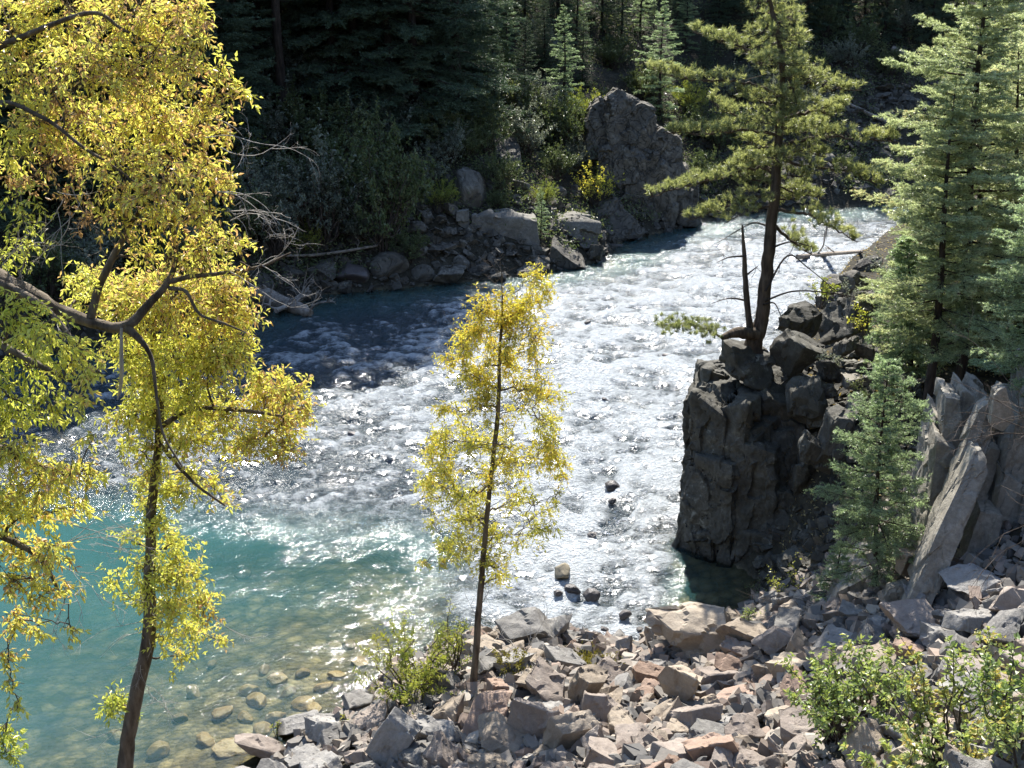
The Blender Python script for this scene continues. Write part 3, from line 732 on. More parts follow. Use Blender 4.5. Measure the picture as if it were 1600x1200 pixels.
# ------------------------------------------------------------------ far bank: bedrock, boulders, logs, shrubs, forest
RS = np.random.RandomState(17)
def Yh(pts, Y, back):  # silhouette points (px, py[, extra distance]) -> a lump with real depth
    f = [at_Y(p[0], p[1], Y + (p[2] if len(p) > 2 else 0)) for p in pts]
    b = [at_Y(p[0], p[1], Y + (p[2] if len(p) > 2 else 0)) * np.array([1, 0, 1]) + np.array([0, Y + (p[2] if len(p) > 2 else 0) + back, 0]) for p in pts]
    c = np.mean(f, 0)
    return f + [c * np.array([.3, 1, .3]) + q * np.array([.7, 0, .7]) + np.array([0, q[1] - c[1], 0]) for q in b]

oc = []
for (x0, x1, yt, yb, Y) in [(926, 962, 158, 250, 62.6), (948, 992, 142, 235, 62.2), (985, 1028, 164, 260, 61.9), (1018, 1062, 204, 300, 61.8), (898, 938, 226, 340, 62.6), (880, 915, 262, 345, 62.4), (1060, 1092, 262, 345, 62.6), (940, 985, 225, 345, 61.5), (978, 1024, 232, 372, 61.2), (1018, 1056, 255, 378, 61.1), (1048, 1074, 245, 350, 61.6), (932, 960, 300, 385, 61.0), (955, 1000, 330, 386, 60.6), (1000, 1050, 350, 384, 60.5), (940, 1010, 180, 300, 62.8), (1000, 1060, 230, 330, 62.6)]:
    sk = RS.uniform(-9, 9, 4); oc.append(Yh([(x0 + sk[0], yt + RS.uniform(0, 16), RS.uniform(.1, .7)), ((x0 * .6 + x1 * .4), yt - 4, RS.uniform(.2, .8)), (x1 + sk[1], yt + RS.uniform(2, 26), RS.uniform(.1, .7)), (x1 + sk[2] + 5, yb), (x0 + sk[3] - 5, yb)], Y, 3.6))
V, T = hull_rock(oc, 21, 0.5, 0.07, 0.12, 0.09, (1, 1, 1.6), None, 0)
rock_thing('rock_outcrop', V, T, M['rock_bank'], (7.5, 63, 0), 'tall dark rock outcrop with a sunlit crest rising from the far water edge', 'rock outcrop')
V, T = hull_rock([Yh([(712, 330), (733, 326), (737, 400), (716, 402)], 54.0, 2.0), Yh([(737, 336), (790, 328, .4), (842, 345), (842, 392), (800, 402), (738, 398)], 54.2, 2.4)], 22, 1.1, 0.07, 0.11, 0.05)
rock_thing('rock_ledge', V, T, M['rock_pale'], (-1, 55, 0), 'blocky grey ledge split by a crack, with patchy sun on its top', 'rock ledge')
V, T = hull_rock([Yh([(842, 348, .6), (900, 336, 1.0), (938, 350, .4), (935, 398), (880, 402), (842, 394)], 55.3, 2.6)], 23, 1.0, 0.08, 0.11, 0.05)
rock_thing('rock_ledge', V, T, M['rock_pale'], (3, 56, 0), 'low brightly sunlit ledge beneath the yellow bush on the far bank', 'rock ledge')
V, T = hull_rock([Yh([(930, 318, 2.0), (962, 312, 1.4), (1014, 362), (1000, 374), (930, 380, .2), (915, 345, 1.0)], 58.5, 2.2)], 24, 1.6, 0.05, 0.11, 0.04)
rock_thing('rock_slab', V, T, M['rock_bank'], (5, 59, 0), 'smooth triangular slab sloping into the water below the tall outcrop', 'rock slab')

def far_rock(i, px, py, wpx, hpx, label, mat='rock_bank', group=None, rot=None, pool=PR, sink=0.25, name='boulder', cat='boulder', z0=None):
    p = hit(px, py) if z0 is None else at_z(px, py, z0)
    dep = px_of(p)[2]; s = wpx * dep / FPX; h = hpx * dep / FPX * 1.05
    r = RS.uniform(-0.25, 0.25, 2) if rot is None else rot[:2]
    rz = RS.uniform(0, 2 * PI) if rot is None else rot[2]
    return pool.put(i, name, p + np.array([0, 0.3 * s, h * (0.5 - sink)]), (s * 1.1, s * 1.05, h * 1.5), (r[0], r[1], rz), M[mat], label, cat, group)

far_rock(0, 735, 318, 66, 74, 'rounded pale boulder perched on the far bank beside the leafy shrubs')
far_rock(1, 793, 268, 52, 62, 'upright grey boulder half hidden by branches above the rounded pale boulder', pool=PB)
far_rock(2, 672, 316, 42, 26, 'flat oval boulder left of the rounded pale boulder')
far_rock(3, 545, 442, 62, 36, 'dark wet boulder at the far waterline between driftwood and ledge', 'rock_dark')
far_rock(4, 605, 436, 62, 48, 'biggest shaded boulder at the far waterline left of the cracked ledge')
far_rock(1, 888, 420, 56, 42, 'squarish block below the sunlit ledge at the waterline', pool=PB)
far_rock(3, 930, 410, 26, 36, 'small upright block at the right end of the sunlit ledge', pool=PB)
far_rock(5, 825, 424, 62, 20, 'thin flat slab lying at the waterline below the cracked ledge', pool=PB)
g = 'boulders along the shaded far bank'
for i, (px, py, a, b) in enumerate([(665, 345, 26, 20), (648, 366, 36, 26), (700, 372, 28, 20), (690, 398, 34, 22), (655, 400, 40, 24), (660, 440, 40, 28), (700, 440, 44, 26), (748, 434, 40, 26), (780, 440, 30, 18),
        (500, 436, 50, 34), (455, 440, 46, 30), (410, 452, 44, 30), (640, 292, 26, 18), (700, 290, 24, 20), (765, 300, 30, 24), (815, 300, 30, 30), (840, 260, 36, 30), (870, 310, 36, 26), (705, 340, 26, 24),
        (590, 380, 30, 20), (350, 470, 50, 30), (300, 500, 50, 30), (850, 412, 24, 14), (775, 215, 30, 22), (905, 310, 30, 22), (720, 420, 34, 22), (620, 370, 24, 16), (570, 402, 26, 20)]):
    far_rock(i + 2, px, py, a, b, 'grey boulder in the shade among shrubs on the far bank', group=g, pool=PR if i % 3 else PB)
g = 'boulders of the shaded rock slide at the river bend'
for i in range(62):
    px = RS.uniform(1075, 1445); py = RS.uniform(120, 316) if i > 14 else RS.uniform(296, 322)
    if px < 1230 and py < 230: py += 90
    s = RS.uniform(12, 34) * (1.5 if i % 9 == 0 else 1)
    far_rock(i, px, py, s, s * RS.uniform(.5, .8), 'grey angular boulder of the shaded rock slide by the river bend', group=g, pool=PB if i % 4 else PR)

def log_px(name, pts, label, mat='driftwood', lift=0.1, cat='log', branches=0, seed=1):
    rng = np.random.RandomState(seed); rows = []
    for (px, py, wd) in pts:
        p = hit(px, py); dep = px_of(p)[2]; rows.append([p[0], p[1], max(p[2], 0) + lift, 0.5 * wd * dep / FPX])
    mb = MB(); S = limb(mb, rows, 8, 6, rng, 0.1); o = S[0, :3]
    for _ in range(branches):
        j = rng.randint(2, len(S)); bare_twigs(mb, rng, S[j, :3], unit(rng.normal(size=3) + np.array([0.4, -0.2, 0.7])), rng.uniform(0.6, 1.5), 2, S[j, 3] * 0.4, 0.7)
    # broken ends are closed
    for e, q in ((S[0], S[1]), (S[-1], S[-2])):
        tube(mb, [e[:3], e[:3] + (e[:3] - q[:3]) * 0.05], [e[3], 0.002], 8)
    ob = mb.build(name, M[mat], o); return tag(ob, label, cat)
log_px('driftwood_log', [(385, 462, 22), (425, 475, 24), (470, 494, 20), (486, 500, 10)], 'thick driftwood log with broken branch stubs lying at the far water edge', branches=7, lift=0.25, seed=4)
log_px('driftwood_log', [(432, 500, 8), (458, 488, 8), (484, 470, 5)], 'thin crooked driftwood limb crossing the thick log at the water', lift=0.35, branches=4, seed=7)
log_px('fallen_log', [(1392, 88, 10), (1425, 106, 11), (1462, 128, 12)], 'pale fallen trunk high on the shaded rock slide', lift=0.5, seed=9)
log_px('fallen_log', [(1322, 172, 5), (1360, 190, 6), (1408, 212, 7)], 'thin fallen trunk lying on boulders halfway down the rock slide', lift=0.4, seed=10)
log_px('fallen_branch', [(1245, 410, 8), (1290, 406, 7), (1345, 404, 5)], 'rust brown dead branch lying by the water behind the pine', lift=0.25, seed=12, branches=4)
log_px('fallen_branch', [(440, 418, 4), (500, 416, 5), (590, 402, 4)], 'slender bare branch lying across the far bank boulders', lift=0.5, branches=5, seed=14)

# shrubs of the far bank
def proto_shrubs():
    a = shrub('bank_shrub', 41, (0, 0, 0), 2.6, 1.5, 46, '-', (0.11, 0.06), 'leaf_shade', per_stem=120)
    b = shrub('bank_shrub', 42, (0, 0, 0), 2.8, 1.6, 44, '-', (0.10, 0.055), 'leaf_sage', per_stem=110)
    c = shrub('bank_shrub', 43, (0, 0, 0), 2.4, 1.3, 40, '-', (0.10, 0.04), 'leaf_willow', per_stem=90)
    return [a, b, c]
PS = proto_shrubs(); used = [False] * 3
def place_shrub(k, px, py, hpx, label, group=None, sx=1.0):
    p = hit(px, py); dep = px_of(p)[2]; s = hpx * dep / FPX / (2.6, 2.8, 2.4)[k]; rz = RS.uniform(0, 6.28)
    if not used[k]:
        used[k] = True; o = PS[k]; o.location = [float(c) for c in p]; o.rotation_euler = (0, 0, rz); o.scale = (s * sx, s * sx, s)
        tag(o, label, 'shrub', group)
        if group is None and 'group' in o: del o['group']
    else: o = dup(PS[k], p, rz, (s * sx, s * sx, s), label, group)
    return o
place_shrub(1, 500, 385, 190, 'tall grey leaved shrub catching patches of sun left of the olive green shrub', sx=.8)
place_shrub(0, 600, 390, 215, 'tall olive green shrub left of the rounded pale boulder', sx=.7)
place_shrub(1, 430, 395, 160, 'grey green shrub above the driftwood at the far water edge', sx=.8)
place_shrub(2, 850, 322, 44, 'small yellowish shrub growing just above the sunlit ledge')
place_shrub(0, 888, 240, 90, 'leafy shrub half lit at the left foot of the tall outcrop')
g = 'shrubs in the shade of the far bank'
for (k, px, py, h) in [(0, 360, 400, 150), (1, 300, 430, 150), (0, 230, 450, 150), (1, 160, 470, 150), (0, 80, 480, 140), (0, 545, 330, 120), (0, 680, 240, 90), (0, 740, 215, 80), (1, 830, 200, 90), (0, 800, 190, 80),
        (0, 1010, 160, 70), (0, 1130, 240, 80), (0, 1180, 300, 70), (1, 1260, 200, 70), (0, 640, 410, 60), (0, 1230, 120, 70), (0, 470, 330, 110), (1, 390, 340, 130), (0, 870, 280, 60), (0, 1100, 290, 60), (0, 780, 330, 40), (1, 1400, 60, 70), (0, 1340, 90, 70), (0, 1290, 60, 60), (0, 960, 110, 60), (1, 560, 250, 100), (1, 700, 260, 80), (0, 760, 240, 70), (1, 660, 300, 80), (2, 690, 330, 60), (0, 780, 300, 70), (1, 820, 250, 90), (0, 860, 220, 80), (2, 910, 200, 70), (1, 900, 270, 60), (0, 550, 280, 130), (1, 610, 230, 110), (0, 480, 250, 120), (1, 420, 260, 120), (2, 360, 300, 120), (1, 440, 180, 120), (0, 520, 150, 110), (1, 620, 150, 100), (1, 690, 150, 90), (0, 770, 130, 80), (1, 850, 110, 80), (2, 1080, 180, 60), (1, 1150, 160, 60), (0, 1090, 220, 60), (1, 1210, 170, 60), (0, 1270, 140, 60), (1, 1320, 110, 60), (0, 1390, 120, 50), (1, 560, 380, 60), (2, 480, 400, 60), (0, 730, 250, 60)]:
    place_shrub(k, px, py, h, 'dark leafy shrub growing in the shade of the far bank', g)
p = hit(930, 325); o = shrub('yellow_bush', 47, p, 2.6, 1.15, 26, 'bright yellow bush on the far bank against the tall dark outcrop', (0.11, 0.06), 'leaf_gold', per_stem=46)

# conifers of the far slope: four real trees, then copies
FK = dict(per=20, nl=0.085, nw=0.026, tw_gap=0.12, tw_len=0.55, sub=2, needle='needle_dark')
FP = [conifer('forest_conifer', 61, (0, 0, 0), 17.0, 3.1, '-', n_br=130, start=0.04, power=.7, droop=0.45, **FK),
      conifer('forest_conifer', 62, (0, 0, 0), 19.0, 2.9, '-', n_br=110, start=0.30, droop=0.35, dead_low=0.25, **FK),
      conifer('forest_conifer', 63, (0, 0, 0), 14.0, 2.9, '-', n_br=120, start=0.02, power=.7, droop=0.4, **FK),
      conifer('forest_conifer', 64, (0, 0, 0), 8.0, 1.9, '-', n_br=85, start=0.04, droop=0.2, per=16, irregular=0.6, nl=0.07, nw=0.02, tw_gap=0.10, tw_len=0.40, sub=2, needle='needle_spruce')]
FH = [17.0, 19.0, 14.0, 8.0]; fused = [False] * 4
def place_tree(k, loc, h, label, group=None, wide=1.0):
    s = h / FH[k]; rz = RS.uniform(0, 6.28)
    if not fused[k]:
        fused[k] = True; o = FP[k]; o.location = [float(c) for c in loc]; o.rotation_euler = (0, 0, rz); o.scale = (s * wide, s * wide, s); tag(o, label, 'tree', group)
    else: o = dup(FP[k], loc, rz, (s * wide, s * wide, s), label, group)
    return o
place_tree(1, hit(452, 225), 20.0, 'tall conifer with a long straight bare lower trunk on the far bank')
place_tree(2, hit(655, 205), 17.0, 'dense conifer behind the olive green shrub, its left edge catching sun', wide=1.15)
place_tree(3, hit(566, 150), 3.6, 'little pale green spruce at the foot of the dense far bank conifers')
place_tree(3, hit(500, 210), 3.2, 'small spruce behind the tall grey leaved shrub')
place_tree(3, hit(880, 175), 5.5, 'dark conifer standing just left of the tall outcrop')
place_tree(3, hit(1030, 185), 6.5, 'leaning sunlit conifer standing on top of the tall outcrop', wide=1.1)
place_tree(3, hit(845, 372), 2.3, 'small dark spruce rooted on the ledge above the water')
g = 'conifers of the shaded forest on the far slope'
lab = 'dark conifer in the shaded forest on the far slope'
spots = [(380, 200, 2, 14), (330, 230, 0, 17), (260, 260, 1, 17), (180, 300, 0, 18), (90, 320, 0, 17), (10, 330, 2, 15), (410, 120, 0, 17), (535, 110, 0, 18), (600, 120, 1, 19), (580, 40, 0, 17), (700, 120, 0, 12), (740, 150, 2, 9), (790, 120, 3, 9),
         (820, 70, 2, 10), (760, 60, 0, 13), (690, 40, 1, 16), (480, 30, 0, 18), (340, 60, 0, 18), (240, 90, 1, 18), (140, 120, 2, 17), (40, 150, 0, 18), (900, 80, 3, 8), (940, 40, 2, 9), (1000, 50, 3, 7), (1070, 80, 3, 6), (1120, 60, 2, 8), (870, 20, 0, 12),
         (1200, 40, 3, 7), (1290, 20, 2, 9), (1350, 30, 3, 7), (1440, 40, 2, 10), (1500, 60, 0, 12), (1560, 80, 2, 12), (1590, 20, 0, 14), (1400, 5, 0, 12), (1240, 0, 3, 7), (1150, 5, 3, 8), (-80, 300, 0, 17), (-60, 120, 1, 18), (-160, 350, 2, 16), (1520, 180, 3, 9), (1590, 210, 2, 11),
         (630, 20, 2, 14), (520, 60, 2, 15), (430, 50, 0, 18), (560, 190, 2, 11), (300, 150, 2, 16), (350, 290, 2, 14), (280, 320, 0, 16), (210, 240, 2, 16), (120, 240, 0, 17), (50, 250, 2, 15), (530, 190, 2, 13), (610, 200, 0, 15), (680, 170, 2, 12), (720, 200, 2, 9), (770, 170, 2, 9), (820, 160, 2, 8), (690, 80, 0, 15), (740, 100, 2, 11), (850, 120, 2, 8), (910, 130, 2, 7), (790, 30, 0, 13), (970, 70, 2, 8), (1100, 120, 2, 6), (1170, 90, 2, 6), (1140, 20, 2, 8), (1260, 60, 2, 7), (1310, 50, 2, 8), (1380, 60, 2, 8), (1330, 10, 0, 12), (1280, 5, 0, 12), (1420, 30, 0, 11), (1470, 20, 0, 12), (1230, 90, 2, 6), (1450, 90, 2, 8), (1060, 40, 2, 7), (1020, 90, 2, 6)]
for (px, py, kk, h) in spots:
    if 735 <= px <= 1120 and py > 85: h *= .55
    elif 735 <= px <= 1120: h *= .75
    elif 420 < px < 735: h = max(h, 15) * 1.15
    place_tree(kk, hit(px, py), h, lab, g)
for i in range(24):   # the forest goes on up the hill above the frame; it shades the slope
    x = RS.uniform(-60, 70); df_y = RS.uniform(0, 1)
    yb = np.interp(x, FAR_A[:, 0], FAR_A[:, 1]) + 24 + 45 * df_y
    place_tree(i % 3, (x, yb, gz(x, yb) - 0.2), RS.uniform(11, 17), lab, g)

# low growth covering the far slope
rng = np.random.RandomState(77); n = 15000
X = rng.uniform(-42, 40, n); df0 = rng.uniform(0, 1, n) ** 1.3 * 30 + 0.8; Yv = np.interp(X, FAR_A[:, 0], FAR_A[:, 1]) + df0
ok = fbm(X * 0.3, Yv * 0.3, octv=3, seed=3) > -0.18
X, Yv = X[ok], Yv[ok]; Zv = ground(X, Yv); ok = Zv > 0.5; C = np.stack([X, Yv, Zv], 1)[ok]
per = 16; n = len(C); B = np.repeat(C, per, 0) + rng.normal(size=(n * per, 3)) * np.array([0.28, 0.28, 0.16]) + np.array([0, 0, 0.14])
mb = MB(); leaves(mb, B, rand_dirs(rng, n * per) * np.array([1, 1, .6]) + np.array([0, 0, .3]), unit(rng.normal(size=(n * per, 3)) + np.array([0, 0, 1.])), rng.uniform(0.08, 0.2, n * per), 0.07, np.repeat(rng.uniform(-0.1, 0.5, n), per))
tag(mb.build('undergrowth', M['leaf_shade']), kind='stuff')
# ------------------------------------------------------------------ right bank: cliff, pine, firs, leaning slabs
R2 = np.random.RandomState(29)
# a joint-bounded face: upright columns of rock standing side by side, each a little forward or back of its neighbour
def prism(cx, cy, w, d, rz, z0, z1, lean=(0, 0), jit=.09):
    out = []
    for z in (z0, z1):
        for sx, sy in ((-1, -1), (1, -1), (1, 1), (-1, 1)):
            x, y = sx * w / 2, sy * d / 2; f = (z - z0)
            out.append((cx + x * math.cos(rz) - y * math.sin(rz) + lean[0] * f + R2.normal() * jit * w, cy + x * math.sin(rz) + y * math.cos(rz) + lean[1] * f + R2.normal() * jit * d, z + (R2.normal() * jit * 1.6 * w if z == z1 else 0)))
    return out
cl = [[(4.5, 27.1, -1.2), (4.55, 27.2, 2.2), (5.7, 26.3, -1.2), (5.7, 26.4, 2.2), (5.4, 30, -1.2), (5.6, 30.5, 3.4), (7.6, 29, -1), (7.4, 27.0, 2.8), (7.2, 26.2, 0.2), (5.0, 27.6, 3.5), (6.4, 27.2, 3.0)]]
for (cx, cy, w_, d_, rz, z0, z1, ln) in [(4.50, 27.15, .62, .9, -.5, -1.2, 1.5, (.06, .05)), (4.74, 27.55, .60, 1.2, -.45, -1.2, 3.75, (.03, .02)), (4.95, 26.85, .66, .9, -.6, -1.2, 2.6, (.05, .08)), (5.25, 27.2, .8, 1.2, -.5, 0, 3.85, (.0, .03)), (5.35, 26.45, .62, .8, -.6, -1.2, 1.3, (.04, .1)), (5.55, 26.75, .7, 1.0, -.5, 0, 3.3, (0, .05)),
        (5.85, 26.15, .6, .8, -.4, -1.2, .9, (.03, .12)), (5.95, 26.6, .66, 1.0, -.3, 0, 2.9, (0, .06)), (6.35, 26.35, .62, .9, -.2, -.5, 2.0, (0, .1)), (6.45, 26.9, .8, 1.0, -.3, 0, 3.25, (0, .05)), (6.85, 26.0, .7, .9, 0, -.3, 1.5, (0, .12)), (6.95, 26.6, .7, 1.0, 0, 0, 2.6, (.05, .05)), (4.9, 28.6, .7, 1.5, -.2, -1, 3.9, (.02, 0)), (5.5, 29.6, .9, 1.8, 0, -1, 4.0, (0, 0)), (6.4, 28.6, 1.3, 1.8, .1, 0, 4.0, (0, 0)),
        (4.30, 26.95, .42, .6, -.5, -1.2, .55, (.1, .1)), (5.05, 26.5, .4, .6, -.7, -1.2, .35, (.05, .15))]:
    cl.append(prism(cx, cy, w_ * 1.4, d_ * 1.2, rz, z0, z1 - .1, ln, .13))
V, T = hull_rock(cl, 31, 0.45, 0.05, 0.06, 0.12, (1, 1, 1.8), None, 1)
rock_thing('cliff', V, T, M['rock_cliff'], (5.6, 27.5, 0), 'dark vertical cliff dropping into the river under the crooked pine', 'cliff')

def rock_at(i, px, py, Y, wpx, hpx, mat, label, pool=PB, rot=(0, 0, 0), deep=0.9, name='boulder', cat='boulder', group=None):
    p = at_Y(px, py, Y); dep = px_of(p)[2]; s = wpx * dep / FPX; h = hpx * dep / FPX
    return pool.put(i, name, p, (s, s * deep, h * 1.6), rot, M[mat], label, cat, group)
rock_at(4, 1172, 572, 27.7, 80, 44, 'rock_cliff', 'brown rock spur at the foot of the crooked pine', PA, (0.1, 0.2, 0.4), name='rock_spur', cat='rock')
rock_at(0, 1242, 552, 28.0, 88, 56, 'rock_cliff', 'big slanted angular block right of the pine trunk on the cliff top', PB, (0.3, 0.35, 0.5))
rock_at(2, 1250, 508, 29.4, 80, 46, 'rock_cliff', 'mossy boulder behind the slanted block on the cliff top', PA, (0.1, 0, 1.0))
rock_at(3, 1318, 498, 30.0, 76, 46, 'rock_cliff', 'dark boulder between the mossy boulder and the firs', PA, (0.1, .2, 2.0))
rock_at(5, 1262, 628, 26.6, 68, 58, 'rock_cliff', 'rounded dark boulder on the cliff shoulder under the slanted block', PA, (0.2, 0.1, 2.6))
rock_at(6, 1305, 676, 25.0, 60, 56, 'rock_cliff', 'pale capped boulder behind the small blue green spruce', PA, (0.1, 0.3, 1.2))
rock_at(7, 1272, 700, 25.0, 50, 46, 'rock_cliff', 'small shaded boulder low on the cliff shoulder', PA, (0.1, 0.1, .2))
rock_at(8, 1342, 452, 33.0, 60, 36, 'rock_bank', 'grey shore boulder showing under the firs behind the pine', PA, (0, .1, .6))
rock_at(9, 1335, 592, 27.0, 60, 34, 'rock_slab', 'flat pale stone in dry litter above the small spruce', PB, (0.1, .1, .6))
g = 'shore boulders behind the cliff top'
for i, (px, py, Y, s) in enumerate([(1300, 446, 36, 40), (1352, 420, 40, 40), (1372, 396, 46, 34), (1318, 470, 33, 34), (1290, 470, 33, 30), (1362, 470, 31, 40), (1385, 440, 36, 40), (1322, 540, 28, 40), (1352, 545, 28, 36), (1295, 580, 27, 36), (1290, 612, 26.6, 34), (1340, 630, 26, 34)]):
    rock_at(i, px, py, Y, s, s * .7, 'rock_bank', 'grey boulder among the jumble on the cliff top', PA if i % 2 else PB, (R2.uniform(-.3, .3), R2.uniform(-.3, .3), R2.uniform(0, 6)), group=g)

# gully boulders and the leaning slabs
SLAX = np.array([[0.87, 0, -0.5], [0, 1, 0], [0.5, 0, 0.87]])
def slab(name, pts, Y, thick, seed, label, mat='rock_slab', cell=0.3, amp=0.022, cat='rock slab', res=0.05, rough=0.035, st=(0.5, 1.0, 5.0)):
    f = [at_Y(p[0], p[1], Y + (p[2] if len(p) > 2 else 0)) for p in pts]
    b = [q + np.array([0.15 * thick, thick, 0.0]) for q in f]
    V, T = hull_rock([f + b], seed, cell, amp, res, rough, st, SLAX, 0); o = np.mean(f, 0)
    return rock_thing(name, V, T, M[mat], o, label, cat)
slab('leaning_slab', [(1410, 958, -.4), (1448, 964, -.4), (1546, 740, .9), (1534, 702, 1.2), (1522, 706, 1.1)], 18.5, 0.42, 51, 'long pale slab leaning to the right, nearest of the tilted slabs', amp=.010, rough=.02)
slab('leaning_slab', [(1424, 905, -.1), (1452, 912, -.1), (1568, 644, 1.2), (1546, 628, 1.3), (1530, 640, 1.2)], 19.1, 0.35, 52, 'thin ridged slab standing just behind the long pale slab', amp=.010, rough=.02)
def stack(name, quads, thick, seed, label, cat, mat='rock_slab'):
    H = []
    for (x0, y0, x1, y1, wd, Y, dY) in quads:     # a tilted block: foot, head, width in the photograph; distance; how far its head lies back
        pts = [(x0, y0, 0), (x0 + wd * 1.05, y0 + 6, 0), (x1 + wd * R2.uniform(.7, 1), y1 + R2.uniform(0, 26), dY), (x1 + R2.uniform(0, .3) * wd, y1, dY)]
        f = [at_Y(a, b_, Y + c_) for a, b_, c_ in pts]; H.append(f + [q + np.array([.12 * thick + R2.normal() * .06, thick * R2.uniform(.8, 1.2), R2.normal() * .06]) for q in f])
    V, T = hull_rock(H, seed, 0.35, 0.016, 0.055, 0.035, (0.6, 1, 3), SLAX, 0)
    return rock_thing(name, V, T, M[mat], np.mean(V, 0), label, cat)
stack('rock_outcrop', [(1438, 880, 1462, 690, 34, 20.0, .5), (1452, 850, 1476, 622, 36, 20.3, .7), (1470, 820, 1500, 610, 34, 20.4, .8), (1492, 770, 1524, 614, 30, 20.4, .8), (1446, 800, 1458, 650, 30, 20.8, .5), (1462, 890, 1490, 780, 30, 19.8, .3)], 1.1, 53, 'squat brown rock face with sunlit rim beside the small spruce', 'rock outcrop')
stack('rock_outcrop', [(1490, 925, 1530, 800, 40, 19.2, .4), (1520, 930, 1562, 740, 44, 19.4, .6), (1540, 850, 1580, 640, 44, 19.7, .9), (1556, 935, 1600, 770, 48, 19.3, .5), (1572, 800, 1600, 572, 40, 19.9, 1.1), (1600, 940, 1640, 720, 60, 19.4, .7), (1606, 760, 1630, 556, 56, 20.0, 1.1), (1650, 940, 1680, 600, 80, 19.7, .9), (1500, 800, 1536, 700, 34, 20.0, .6)], 1.3, 54, 'tall shaded rock mass behind the leaning slabs at the picture edge', 'rock outcrop')
slab('rock_pinnacle', [(1548, 664), (1556, 614), (1570, 606), (1584, 655), (1566, 672)], 19.9, 0.35, 55, 'pale pointed stone capping the tilted slabs', amp=.012, cat='rock', rough=.02)
slab('rock_outcrop', [(1385, 985), (1290, 975), (1310, 925), (1360, 900), (1400, 905), (1425, 950)], 20.6, 1.4, 56, 'low mottled rock under the small spruce', 'rock_slab', 0.4, 0.035, 'rock outcrop', st=(1, 1, 1))
rock_at(10, 1418, 880, 19.6, 50, 46, 'rock_tan', 'tan block wedged between the small spruce and the slabs', PB, (0.3, 0.2, .8))
rock_at(11, 1378, 870, 20.4, 44, 40, 'rock_slab', 'pale broken block right behind the small spruce trunk', PB, (0.2, 0.4, 2.8))
rock_at(15, 1400, 925, 19.4, 44, 40, 'rock_slab', 'dull block below the tan block at the slab foot', PB, (0.2, 0.4, 2.8))

